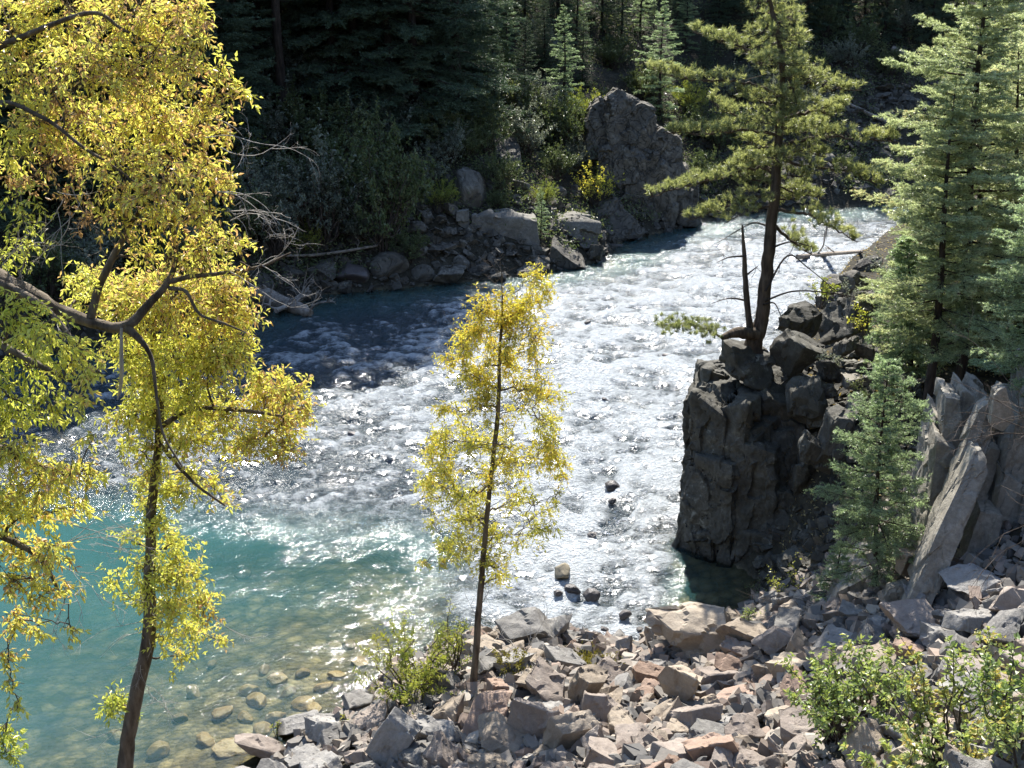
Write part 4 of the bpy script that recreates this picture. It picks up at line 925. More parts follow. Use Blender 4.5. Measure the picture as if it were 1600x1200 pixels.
# crooked pine on the cliff
def pine():
    rng = np.random.RandomState(71); w, l = MB(), MB(); Y = 28.0
    tp = trunk_px([(1180, 588, 30), (1178, 540, 28), (1190, 500, 22), (1197, 440, 20), (1205, 360, 18), (1213, 265, 15), (1219, 180, 12), (1222, 100, 9), (1210, 30, 8), (1194, -30, 4)], Y)
    S = limb(w, tp, 10, 8, rng, 0.07)
    for rows in ([(1174, 535, 17), (1171, 505, 11), (1165, 445, 9), (1163, 400, 7), (1160, 352, 3)], [(1182, 522, 22, 0), (1150, 520, 17, -.3), (1128, 528, 8, -.5)]): limb(w, trunk_px(rows, Y - 0.1), 7, 6, rng)
    br = [([(1222, 100), (1165, 75), (1130, 65), (1079, 46)], 1.0), ([(1214, 148), (1170, 130), (1112, 126), (1060, 122), (1020, 108)], 1.0), ([(1219, 196), (1190, 185), (1140, 178), (1109, 156)], .8), ([(1217, 212), (1170, 203), (1120, 208), (1037, 207)], 1.0),
          ([(1217, 272), (1180, 262), (1120, 280), (1070, 292), (1012, 310)], 1.0), ([(1215, 300), (1180, 308), (1120, 330), (1072, 346)], 1.0), ([(1222, 120), (1245, 110), (1250, 90)], .6), ([(1221, 140), (1270, 128), (1300, 140), (1346, 141)], .7), ([(1221, 188), (1270, 172), (1300, 178), (1320, 164)], .9),
          ([(1224, 226), (1280, 214), (1340, 216), (1404, 222)], 1.0), ([(1219, 248), (1270, 262), (1330, 268), (1380, 298)], .9), ([(1214, 330), (1260, 335), (1300, 355), (1342, 378)], .9), ([(1222, 62), (1240, 55), (1250, 75)], .7), ([(1216, 40), (1200, 45), (1170, 60)], .6), ([(1205, 20), (1230, 30), (1238, 40)], .6), ([(1200, 0), (1185, 8), (1180, 20)], .5), ([(1222, 100), (1240, 140), (1245, 170)], .7),
          ([(1216, 240), (1250, 235), (1290, 245)], 1.0), ([(1218, 200), (1250, 205), (1285, 195)], 1.0), ([(1216, 260), (1180, 250), (1150, 265)], 1.0), ([(1220, 170), (1190, 160), (1160, 150)], .9), ([(1212, 290), (1240, 300), (1290, 310)], .8), ([(1208, 350), (1240, 380), (1270, 400)], .8), ([(1210, 320), (1170, 330), (1130, 350)], .6), ([(1222, 90), (1200, 95), (1180, 105)], .7), ([(1216, 225), (1190, 230), (1165, 225)], .9), ([(1214, 275), (1240, 275), (1262, 282)], .9)]
    TA, TD, TT = [], [], []
    for bi, (pts, dens) in enumerate(br):
        dy = rng.uniform(-1.4, 1.4)
        n = len(pts); P = np.array([at_Y(p[0], p[1], Y + dy * i / (n - 1)) for i, p in enumerate(pts)]); S2 = spline(P, 7); L = np.linalg.norm(np.diff(S2, axis=0), axis=1).sum()
        S2[1:-1] += rng.normal(size=(len(S2) - 2, 3)) * 0.018
        tube(w, S2, np.linspace(0.045 if L > 1.5 else 0.026, 0.010, len(S2)), 6)
        m = int(36 * L * dens); tpos = rng.uniform(0.22, 1.0, m) ** 0.8
        k = np.clip((tpos * (len(S2) - 1)).astype(int), 0, len(S2) - 2); base = S2[k]; bd = unit(S2[k + 1] - S2[k])
        off = rng.normal(size=(m, 3)) * np.array([0.20, 0.30, 0.12]) * (1.25 - tpos)[:, None] + np.array([0, 0, 0.09]); q = base + off
        tubes3(w, base, q, 0.007, 0.005)
        TA.append(q); TD.append(unit(bd * 0.6 + unit(off) * 0.8 + np.array([0, 0, .7]))); TT.append(np.full(m, 0.12 + rng.uniform(-.08, .14)))
    # front and back branches give the crown its depth
    for f in np.linspace(0.50, 0.97, 16):
        j = int(f * (len(S) - 1)); a = rng.choice([-1, 1]) * PI / 2 + rng.normal() * 0.5; L = (0.35 + 1.7 * (1 - f)) * rng.uniform(.7, 1.1)
        P = curve_between(rng, S[j, :3], S[j, :3] + np.array([math.cos(a) * L, math.sin(a) * L, 0.05 * L]), 8, 0.05); tube(w, P, np.linspace(0.03, 0.008, 8), 5)
        m = int(44 * L); k = rng.randint(2, 7, m); q = P[k] + rng.normal(size=(m, 3)) * np.array([.25, .2, .09]) + np.array([0, 0, .07]); tubes3(w, P[k], q, 0.006, 0.004)
        TA.append(q); TD.append(unit(rng.normal(size=(m, 3)) * .6 + np.array([0, 0, .8]))); TT.append(np.full(m, 0.05 + rng.uniform(-.08, .1)))
    # low green bough towards the water
    P = np.array([at_Y(x, y, Y - 0.4) for x, y in [(1128, 528), (1100, 512), (1070, 505), (1038, 508)]]); S2 = spline(P, 6); tube(w, S2, np.linspace(0.03, 0.008, len(S2)), 5)
    m = 110; k = rng.randint(3, len(S2), m); q = S2[k] + rng.normal(size=(m, 3)) * np.array([.18, .25, .07]) + np.array([0, 0, -.03]); TA.append(q); TD.append(unit(rng.normal(size=(m, 3)) * .6 + np.array([0, 0, .5]))); TT.append(np.full(m, -0.05)); tubes3(w, S2[k], q, .005, .004)
    A = np.vstack(TA); D = np.vstack(TD); Tt = np.concatenate(TT)
    needles(l, rng, A, D, np.full(len(A), 0.10), 46, 0.12, 0.012, Tt + rng.uniform(-.1, .1, len(A)), 0.75)
    # bare lower limbs
    d = Many()
    for pts in ([(1206, 356), (1180, 348), (1160, 356), (1120, 380)], [(1200, 390), (1235, 378), (1270, 386)], [(1196, 455), (1230, 400), (1262, 418), (1310, 458)], [(1195, 470), (1240, 455), (1300, 458), (1352, 468)], [(1168, 470), (1140, 466), (1112, 474)], [(1193, 476), (1210, 474), (1222, 498)], [(1166, 400), (1140, 402), (1120, 410)], [(1166, 430), (1185, 415)], [(1182, 560), (1160, 545), (1148, 580)]):
        P = np.array([at_Y(x, y, Y + rng.uniform(-.4, .3)) for x, y in pts]); S2 = spline(P, 6); e = d.one(); tube(e, S2, np.linspace(.028, .007, len(S2)), 5)
        for _ in range(3): bare_twigs(e, rng, S2[rng.randint(4, len(S2))], rng.normal(size=3) + np.array([0, 0, -.2]), rng.uniform(.2, .5), 1, .007, .4)
    o = S[0, :3]; r = empty('pine_tree', o, 'crooked pine with open layered boughs standing on the cliff edge', 'tree')
    w.build('trunk', M['bark_pine'], o, r); l.build('crown', M['needle_pine'], o, r); d.build('dead_branch', M['bark_dark'], o, r)
pine()

# small spruce in the gully and the fir stand
b = at_Y(1364, 905, 20.3); t = at_Y(1385, 566, 20.3)
conifer('spruce_sapling', 81, b, t[2] - b[2], 1.3, 'small blue green spruce standing between the cliff and the leaning slabs', cat='tree', n_br=105, start=0.10, droop=0.30, rise=0.22, tw_gap=0.05, tw_len=0.28, per=17, nl=0.04, nw=0.010, sub=3, tip=(t[0] - b[0], 0), irregular=0.55, power=0.7, trunk_r=0.045, base_tint=0.2)
b = at_Y(1300, 985, 21.3); t = at_Y(1290, 850, 21.3)
conifer('spruce_seedling', 82, b, t[2] - b[2], 0.62, 'low spruce seedling at the foot of the small blue green spruce', cat='tree', n_br=40, start=0.08, tw_gap=0.06, tw_len=0.22, per=24, nl=0.034, nw=0.008, sub=2, base_tint=0.22)
NK = dict(irregular=0.55, droop=0.32, tw_gap=0.075, tw_len=0.34, per=19, nl=0.06, nw=0.014, sub=3, needle='needle_fir')
def fir(seed, base, top, Y, rad, label, **kw):
    b = at_Y(base[0], base[1], Y); t = at_Y(top[0], top[1], Y); k = dict(NK); k.update(kw)
    return conifer('fir_tree', seed, b, t[2] - b[2], rad, label, tip=(t[0] - b[0], 0), **k)
fir(83, (1488, 632), (1556, -150), 26.5, 2.5, 'tallest fir of the right bank, with a dark bare lower trunk', n_br=175, start=0.15, power=0.5, irregular=0.6, trunk_r=0.13, base_tint=0.26, dead_low=.08)
fir(84, (1440, 665), (1500, 130), 25.2, 1.6, 'slim fir with a slanting dark trunk left of the tallest fir', n_br=95, start=0.26, power=0.55, trunk_r=0.11, base_tint=0.22)
fir(85, (1425, 570), (1412, 372), 27.5, 1.15, 'bushy young fir beneath the slim slanting fir', n_br=90, start=0.05, base_tint=0.25, needle='needle_spruce')
fir(86, (1640, 640), (1625, 250), 21.0, 1.5, 'light green fir at the right edge, nearest of the fir stand', n_br=110, start=0.10, droop=0.3, nl=0.045, nw=0.012, base_tint=0.3, needle='needle_spruce')
fir(87, (1600, 600), (1630, -120), 30.0, 2.6, 'broad fir behind the tallest fir at the right edge', n_br=160, start=0.06, power=0.5, base_tint=0.3)
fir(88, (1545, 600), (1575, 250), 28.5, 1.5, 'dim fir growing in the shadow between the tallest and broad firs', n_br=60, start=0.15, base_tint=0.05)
fir(89, (1535, 610), (1510, 40), 30.5, 1.9, 'fir filling the gap behind the slim slanting fir', n_br=110, start=0.08, power=0.5, base_tint=0.28)
fir(96, (1580, 640), (1592, 70), 27.8, 1.7, 'pale fir just right of the tallest fir trunk', n_br=110, start=0.12, power=0.55, base_tint=0.32)
fir(97, (1450, 560), (1440, 250), 29.5, 1.3, 'short fir half hidden behind the bushy young fir', n_br=80, start=0.05, power=0.6, base_tint=0.26)
# dry litter on the ground by the firs
rng = np.random.RandomState(90); n = 16000; X = 6.2 + 24 * rng.uniform(0, 1, n) ** 1.5; Yv = rng.uniform(23.5, 52, n); ok = ground(X, Yv) > .4; X, Yv = X[ok], Yv[ok]; n = len(X); Zv = ground(X, Yv) + 0.03
mb = MB(); leaves(mb, np.stack([X, Yv, Zv], 1), rand_dirs(rng, n) * np.array([1, 1, .3]), unit(rng.normal(size=(n, 3)) * .3 + np.array([0, 0, 1.])), rng.uniform(.06, .14, n), .05, rng.uniform(0, .6, n))
tag(mb.build('leaf_litter', M['dry_grass']), kind='stuff')

# bare and leafy bushes of the gully
b = at_Y(1250, 965, 23.0); shrub('gully_shrub', 91, b, 1.5, .8, 16, 'yellow green leafy bush in the gully below the cliff', (.06, .035), 'leaf_willow', per_stem=34, tint=.45)
b = at_Y(1180, 970, 23.6); shrub('gully_shrub', 92, b, 1.2, .6, 12, 'dim green bush growing at the edge of the dark cove', (.05, .022), 'leaf_shade', per_stem=40, tint=.2)
b = at_Y(1352, 525, 28.2); shrub('gully_shrub', 93, b, .9, .55, 10, 'little yellow leaved bush between the cliff top boulders and firs', (.07, .05), 'leaf_willow', per_stem=16, tint=.6)
b = at_Y(1330, 480, 30); shrub('gully_shrub', 94, b, .8, .5, 10, 'pale grey green tuft of brush on the cliff top shore', (.07, .03), 'leaf_sage', per_stem=24, tint=.5)
b = at_Y(1296, 585, 27.4); shrub('gully_shrub', 191, b, .75, .5, 12, 'dull green bush between the slanted block and the small blue green spruce', (.06, .03), 'leaf_sage', per_stem=36, tint=.4)
b = at_Y(1282, 478, 31.0); shrub('gully_shrub', 192, b, .8, .6, 12, 'low leafy bush on the boulders behind the mossy boulder', (.07, .035), 'leaf_willow', per_stem=36, tint=.25)
b = at_Y(1362, 632, 25.4); shrub('gully_shrub', 193, b, .8, .6, 14, 'green bush between the spruce top and the fir trunks', (.06, .035), 'leaf_shade', per_stem=40, tint=.4)
b = at_Y(1385, 440, 35.0); shrub('gully_shrub', 194, b, 1.2, .9, 16, 'leafy shoreline bush beside the rust brown dead branch', (.08, .04), 'leaf_sage', per_stem=40, tint=.4)
rng = np.random.RandomState(95)
def bare_bush(name, px, py, Y, shots, label, mat='twig_dark', r=.009):
    mb = MB(); o = at_Y(px, py, Y)
    for (tx, ty, dY) in shots:
        e = at_Y(tx, ty, Y + dY); L = np.linalg.norm(e - o); bare_twigs(mb, rng, o, e - o, L, 3, r, .25)
    return tag(mb.build(name, M[mat], o), label, 'shrub')
bare_bush('bare_bush', 1660, 690, 17.6, [(1490, 590, .4), (1460, 655, .2), (1440, 615, .5), (1520, 560, .3)], 'bare twiggy bush reaching in from the right above the slabs')
bare_bush('bare_bush', 1660, 800, 17.0, [(1480, 850, .2), (1500, 900, .1), (1560, 760, .3)], 'low bare bush crossing in front of the shaded rock mass')
bare_bush('bare_bush', 1340, 985, 21.5, [(1210, 850, .6), (1225, 900, .4), (1260, 830, .4), (1190, 920, .5)], 'leafless brushy bush in the shaded gully below the cliff')
# ------------------------------------------------------------------ near bank talus, stones in the water, low plants
R3 = np.random.RandomState(43)
def talus(i, cx, cy, wpx, hpx, mat, label, rot=None, name='talus_block', pool=PB, deep=0.9, cat='rock', sink=0.12, group=None):
    p = hit(cx, cy); dep = px_of(p)[2]; s = wpx * dep / FPX; h = hpx * dep / FPX
    rot = (R3.uniform(-.3, .3), R3.uniform(-.3, .3), R3.uniform(0, 6.28)) if rot is None else rot
    big.append((p[0], p[1] + .3 * s, s))
    return pool.put(i, name, p + np.array([0, .35 * s, h * (0.5 - sink)]), (s * .96, s * deep * .96, h * 1.38), rot, M[mat], label, cat, group)
big = []
talus(4, 826, 1012, 84, 52, 'rock_grey', 'large dark sided boulder with a flat grey top at the water edge', (.1, .05, .3))
talus(12, 868, 1005, 56, 40, 'rock_grey', 'rough grey boulder touching the flat topped boulder at the water edge', (.3, -.2, 1.3))
talus(2, 1085, 1040, 140, 70, 'rock_tan', 'biggest tan boulder, next to the dark cove under the cliff', (.05, .12, .2), pool=PA)
talus(8, 1160, 1020, 70, 48, 'rock_tan', 'pale tan block leaning on the biggest tan boulder', (.2, .3, .9))
talus(0, 916, 1112, 60, 80, 'rock_tan', 'tall tan block with a slanted top in the middle of the talus', (.25, .15, .5))
talus(6, 1070, 1108, 74, 72, 'rock_tan', 'broad brown block with a wide shaded face below the biggest tan boulder', (.35, -.1, 2.4))
talus(1, 884, 1052, 58, 34, 'rock_grey', 'smooth grey slab tilted towards the mossy patch', (.3, .1, .2))
talus(10, 778, 1112, 56, 54, 'rock_rust', 'rusty brown block right of the slender yellow tree base', (.2, .2, 1.8))
talus(3, 760, 1064, 52, 36, 'rock_grey', 'grey block directly behind the slender yellow tree base', (.1, .2, .6))
talus(14, 836, 1165, 80, 66, 'rock_pink', 'pinkish wedge block with a bright sloping face near the bottom edge', (.4, .1, 2.9))
talus(5, 760, 1150, 84, 52, 'rock_rust', 'reddish flat block left of the pinkish wedge block', (.1, -.25, 1.2))
talus(16, 895, 1182, 58, 68, 'rock_tan', 'cream block with stepped broken faces near the bottom edge', (.3, .3, .3))
talus(9, 970, 1158, 66, 50, 'rock_tan', 'boxy cream block with a bright flat top in the lower talus', (.08, .05, 2.2))
talus(18, 1010, 1080, 56, 36, 'rock_rust', 'brown slab block above the broad brown block', (.1, .1, .1))
talus(20, 612, 1196, 44, 84, 'rock_grey', 'long grey stone slanting up the slope at the bottom edge', (.5, .0, 1.2), deep=1.6)
talus(21, 405, 1200, 84, 48, 'rock_pink', 'rough pinkish rock lowest at the water edge', (.2, .3, .4))
talus(13, 465, 1152, 66, 30, 'rock_grey', 'flat dark slab with a pale top jutting into the pool', (.05, .05, .2))
talus(17, 560, 1118, 60, 42, 'rock_grey', 'grey boulder at the water edge under the willow shrub', (.2, .1, .8))
talus(19, 500, 1168, 62, 46, 'rock_grey', 'pale topped grey block beside the flat slab at the pool', (.25, .1, 2.0))
talus(22, 1345, 950, 38, 24, 'rock_grey', 'bluish stone at the foot of the low mottled rock', (.1, .1, .8))
talus(23, 1402, 952, 46, 26, 'rock_tan', 'bright cream stone at the foot of the long pale slab', (.2, .1, .3))
talus(7, 1440, 1010, 96, 44, 'rock_pink', 'ridge shaped pinkish block right of the leafy oak bush', (.4, .1, .1))
talus(15, 1425, 1040, 56, 40, 'rock_rust', 'reddish triangular block below the ridge shaped block', (.3, .2, 1.0))
talus(24, 1540, 940, 92, 40, 'rock_grey', 'wide layered grey slab below the shaded rock mass', (.1, -.2, .2))
talus(25, 1580, 1010, 80, 50, 'rock_grey', 'big dark grey slab at the right edge of the talus', (.2, -.25, .9))
talus(26, 1490, 985, 60, 30, 'rock_grey', 'small shelf of grey stone left of the wide layered slab', (.1, .1, .5))
talus(27, 1160, 1165, 60, 50, 'rock_pink', 'pink grey block left of the leafy oak bush stems', (.3, .1, .5))
talus(28, 1225, 1030, 66, 44, 'rock_pink', 'pale pink block beneath the top edge of the talus by the gully', (.15, .2, .5))

kinds = {'grey': ('rock_grey', 'grey'), 'tan': ('rock_tan', 'tan'), 'rust': ('rock_rust', 'rusty brown'), 'pink': ('rock_pink', 'pinkish')}
sizes = np.sort(0.25 + 0.40 * R3.uniform(0, 1, 268) ** 1.6)[::-1]
placed = list(big); cnt = 0; tries = 0
pxlist = []
for s in sizes:
    for _ in range(400):
        px, py = R3.uniform(330, 1640), R3.uniform(935, 1240)
        p = hit(px, py)
        if p[2] < 0.03 or p[1] > 24.5 or (p[1] > 23.4 and p[0] > 5.5): continue
        if any((p[0] - a) ** 2 + (p[1] - b) ** 2 < (0.40 * (s + c)) ** 2 for a, b, c in placed): continue
        break
    else: continue
    placed.append((p[0], p[1], s))
    u = R3.uniform()
    if px < 700: kk, where = ('grey' if u < .78 else 'pink' if u < .9 else 'tan'), 'at the pool end of the talus slope'
    elif px < 1250: kk, where = ('tan' if u < .40 else 'pink' if u < .66 else 'rust' if u < .8 else 'grey'), 'in the middle of the talus slope'
    else: kk, where = ('grey' if u < .55 else 'pink' if u < .8 else 'tan'), 'around the oak bushes on the talus slope'
    sz = 'larger' if s > 0.42 else 'small'
    mt, col = kinds[kk]
    PB.put(R3.randint(0, 34), 'talus_block', p + np.array([0, 0, s * R3.uniform(0.10, 0.26)]), (s * 1.25, s * 1.2, s * R3.uniform(.95, 1.5)), (R3.normal() * .38, R3.normal() * .38, R3.uniform(0, 6.28)), M[mt],
           '%s %s broken rock %s' % (sz, col, where), 'rock', '%s %s rocks %s' % (sz, col, where)); cnt += 1

# rubble between the blocks: far too many to count
k = NT('rubble_stone'); rr = k.island(); n1 = k.noise(k.pos(), 14, 4, .6)
c = k.ramp(k.math('ADD', k.math('MULTIPLY', rr, .8), k.math('MULTIPLY', n1, .25)), [(0.05, (0.06, .056, .052)), (.3, (.11, .105, .096)), (.5, (.19, .165, .135)), (.7, (.21, .155, .12)), (.9, (.29, .26, .215)), (1, (.22, .215, .21))])
M['rubble'] = k.done(k.n('ShaderNodeBsdfPrincipled', {'Base Color': c, 'Roughness': .85, 'Normal': k.n('ShaderNodeBump', {'Strength': .5, 'Distance': .02, 'Height': n1})}))
def rubble(mb, X, Y, S, rng, lift=.25):
    Z = ground(X, Y); which = rng.randint(0, len(SMALL), len(X))
    for wi in range(len(SMALL)):
        ids = np.where(which == wi)[0]; V, T = SMALL[wi]
        if not len(ids): continue
        n = len(ids); q = rng.normal(size=(n, 4)) * np.array([1, .35, .35, 1]); q /= np.linalg.norm(q, axis=1, keepdims=True); a, b, c_, d = q.T
        Rm = np.stack([np.stack([1 - 2 * (c_ * c_ + d * d), 2 * (b * c_ - a * d), 2 * (b * d + a * c_)], 1), np.stack([2 * (b * c_ + a * d), 1 - 2 * (b * b + d * d), 2 * (c_ * d - a * b)], 1), np.stack([2 * (b * d - a * c_), 2 * (c_ * d + a * b), 1 - 2 * (b * b + c_ * c_)], 1)], 1)
        P = np.einsum('nij,vj->nvi', Rm, V) * S[ids][:, None, None] + np.stack([X[ids], Y[ids], Z[ids] + S[ids] * lift * .5], 1)[:, None, :]
        mb.add(P.reshape(-1, 3), (np.arange(n)[:, None, None] * len(V) + T[None]).reshape(-1, 3), False)
rng = np.random.RandomState(44); mb = MB()
n = 27000; X = rng.uniform(-8, 19, n); Y = rng.uniform(9.5, 24.3, n); Z = ground(X, Y); ok = (Z > 0.0) & ~((Y > 23.4) & (X > 5.5)); X, Y = X[ok], Y[ok]
rubble(mb, X, Y, 0.07 + 0.25 * rng.uniform(0, 1, len(X)) ** 1.7, rng, .5)
n = 1500; X = rng.uniform(5.5, 10, n); Y = rng.uniform(23.0, 31, n); Z = ground(X, Y); ok = Z > .1; mb2 = MB(); rubble(mb2, X[ok], Y[ok], 0.06 + .3 * rng.uniform(0, 1, ok.sum()) ** 2, rng); tag(mb2.build('gully_rubble', M['rock_cliff']), kind='stuff')  # dark cliff rock colour puts the gully's shade into these stones
tag(mb.build('talus_rubble', M['rubble']), kind='stuff')
mb = MB(); n = 9000; X = rng.uniform(-40, 38, n); Y = np.interp(X, FAR_A[:, 0], FAR_A[:, 1]) + rng.uniform(-.5, 1, n) * 5 + 2 * (X > 14) * rng.uniform(0, 5, n); Z = ground(X, Y); ok = Z > -.1
rubble(mb, X[ok], Y[ok], 0.12 + .4 * rng.uniform(0, 1, ok.sum()) ** 2.5, rng); tag(mb.build('far_bank_rubble', M['rock_bank']), kind='stuff')

# stones in the river
def water_rock(i, px, py, wpx, hpx, mat, label, pool=PR, up=.2, group=None, rot=None):
    p = at_z(px, py, 0.0); dep = px_of(p)[2]; s = wpx * dep / FPX; h = hpx * dep / FPX
    return pool.put(i, 'river_rock', p + np.array([0, .2 * s, h * up]), (s * 1.1, s, h * 1.7), rot or (R3.uniform(-.2, .2), R3.uniform(-.2, .2), R3.uniform(0, 6)), M[mat], label, 'rock', group)
water_rock(6, 878, 906, 34, 30, 'rock_river', 'round tan topped boulder standing out of the white rapids', up=.35)
water_rock(0, 925, 936, 26, 20, 'rock_dark', 'dark wet rock right of the tan topped boulder in the rapids')
water_rock(1, 895, 926, 26, 14, 'rock_dark', 'low dark rock just below the tan topped boulder')
water_rock(2, 872, 930, 20, 10, 'rock_dark', 'flat dark rock left of the low dark rock below the tan topped boulder')
water_rock(3, 958, 768, 28, 22, 'rock_dark', 'reddish dark rock breaking the rapids left of the cliff')
water_rock(4, 976, 966, 22, 14, 'rock_dark', 'small dark rock near the bank in front of the biggest tan boulder')
g = 'dark stones breaking the surface of the rapids'
for i, (px, py, a) in enumerate([(945, 985, 14), (962, 1000, 20), (930, 992, 14), (925, 838, 16), (1042, 558, 14), (918, 505, 12), (945, 625, 12), (957, 785, 18), (548, 680, 18), (1000, 985, 14), (1006, 1000, 18), (985, 1004, 14)]):
    water_rock(i, px, py, a, a * .45, 'rock_dark', 'small dark wet stone breaking the surface of the rapids', group=g, up=.12)
def sunk(i, px, py, wpx, label, group=None):
    d = ray(px, py); t = np.arange(12, 60, .05); P = np.array([0, 0, CAM_H]) + d * t[:, None]; p = P[np.argmax(P[:, 2] < ground(P[:, 0], P[:, 1]))]
    dep = px_of(p)[2]; s = wpx * dep / FPX; h = min(.55 * s, max(.12, .9 * -p[2]))
    return PR.put(i, 'sunken_boulder', p + np.array([0, .1, h * .25]), (s * 1.1, s * .95, h * 1.5), (R3.uniform(-.2, .2), R3.uniform(-.2, .2), R3.uniform(0, 6)), M['rock_sunk'], label, 'boulder', group)
sunk(0, 366, 1176, 70, 'largest amber boulder under water at the bottom of the pool'); sunk(1, 400, 1104, 44, 'bright amber boulder under shallow water in the pool')
g = 'tan boulders under the clear shallow water'
for i, (px, py, a) in enumerate([(432, 1070, 38), (470, 1108, 40), (388, 1088, 34), (412, 1054, 24), (560, 1040, 36), (505, 1080, 34), (450, 1088, 30), (345, 1120, 40), (320, 1165, 36), (490, 1115, 36), (525, 1060, 30), (245, 1185, 40), (470, 1060, 26), (300, 1090, 30), (380, 1130, 30), (430, 1130, 34), (340, 880, 34), (378, 905, 28), (545, 1015, 26), (330, 1045, 24), (280, 1130, 30), (410, 1150, 36), (180, 1160, 34)]):
    sunk(i + 2, px, py, a, 'dim tan boulder lying under the clear shallow pool water', g)

# low plants on the talus
def on(px, py): return hit(px, py)
shrub('oak_bush', 101, on(1318, 1160), 1.95, 1.05, 34, 'leafy green oak bush in the middle of the right talus', (.08, .05), 'leaf_oak', per_stem=80, tint=.25, side=.25, bare=.3)
shrub('oak_bush', 102, on(1478, 1210), 1.75, 1.1, 32, 'leafy oak bush with yellowing leaves near the bottom right', (.08, .05), 'leaf_oak', per_stem=76, tint=.38, side=.25, bare=.3)
shrub('oak_bush', 103, on(1590, 1230), 1.9, .8, 22, 'green oak bush cut off by the right edge at the bottom', (.08, .05), 'leaf_oak', per_stem=76, tint=.25, side=.25, bare=.3)
shrub('oak_bush', 106, on(1400, 1240), .8, .7, 16, 'low oak bush with pale leaves on the bottom edge', (.09, .06), 'leaf_oak', per_stem=36, tint=.4, side=.25, bare=.2)
shrub('oak_sprig', 104, on(1535, 1040), .7, .28, 5, 'small upright oak sprig on the grey stones at right', (.09, .06), 'leaf_oak', per_stem=18, tint=.4, cat='plant')
shrub('willow_shrub', 105, on(648, 1092), 1.75, 1.15, 34, 'thin light green willow shrub by the slender yellow tree', (.085, .022), 'leaf_willow', per_stem=110, tint=.45, bare=.15)
shrub('willow_shrub', 107, on(706, 1062), 1.9, .4, 6, 'wispy tall willow stems between the willow shrub and slender yellow tree', (.08, .022), 'leaf_willow', per_stem=40, tint=.4, bare=.25)
shrub('bank_weed', 108, on(805, 1062), .75, .45, 14, 'brownish green weedy clump right of the slender yellow tree', (.07, .025), 'moss', per_stem=40, tint=.3, cat='plant')
shrub('bank_weed', 109, on(432, 1150), .38, .12, 4, 'tiny green sprig beside the flat slab at the pool', (.05, .025), 'leaf_willow', per_stem=12, tint=.5, cat='plant')
shrub('bank_weed', 110, on(535, 1140), .4, .2, 5, 'small green weed at the foot of the grey boulder by the pool', (.05, .03), 'leaf_willow', per_stem=14, tint=.45, cat='plant')
shrub('bank_weed', 111, on(1172, 985), .6, .25, 8, 'bright green weed at the brink of the dark cove', (.09, .02), 'leaf_oak', per_stem=18, tint=.25, cat='plant')
p = on(915, 1045); rng = np.random.RandomState(112); mb = MB(); n = 1500
B = p + np.stack([rng.normal(size=n) * .32, rng.normal(size=n) * .25, rng.uniform(0, .12, n)], 1); leaves(mb, B, rand_dirs(rng, n) + np.array([0, 0, .8]), rand_dirs(rng, n), rng.uniform(.05, .11, n), .016, rng.uniform(0, .5, n))
tag(mb.build('moss_patch', M['moss'], p), 'olive yellow mossy cushion between the grey slab and the rapids', 'moss')
rng = np.random.RandomState(113); mb = MB(); p = on(820, 1040)
for (tx, ty) in ((775, 1030), (860, 985), (850, 1015), (745, 1010)): bare_twigs(mb, rng, p + np.array([0, 0, .3]), at_Y(tx, ty, p[1] - .2) - p, 1.0, 2, .009, .5)
tag(mb.build('dead_branch', M['twig_pale'], p), 'pale dead branch lying against the flat topped boulder', 'branch')
# ------------------------------------------------------------------ the yellow trees in front
def blob(px, py, rpx, Y, dens=1.0, tint=0.0):
    p = at_Y(px, py, Y); r = rpx * px_of(p)[2] / FPX
    return (*p, r, max(6, int(dens * 190 * r * r * PI / 1.0 * 0.62)), tint)

def tree_parts(name, o, label, w, l, bark, leafm, dead=None, deadm='twig_pale'):
    r = empty(name, o, label, 'tree')
    w.build('trunk', M[bark], o, r); l.build('crown', M[leafm], o, r)
    if dead is not None: dead.build('dead_twig', M[deadm], o, r)
    return r

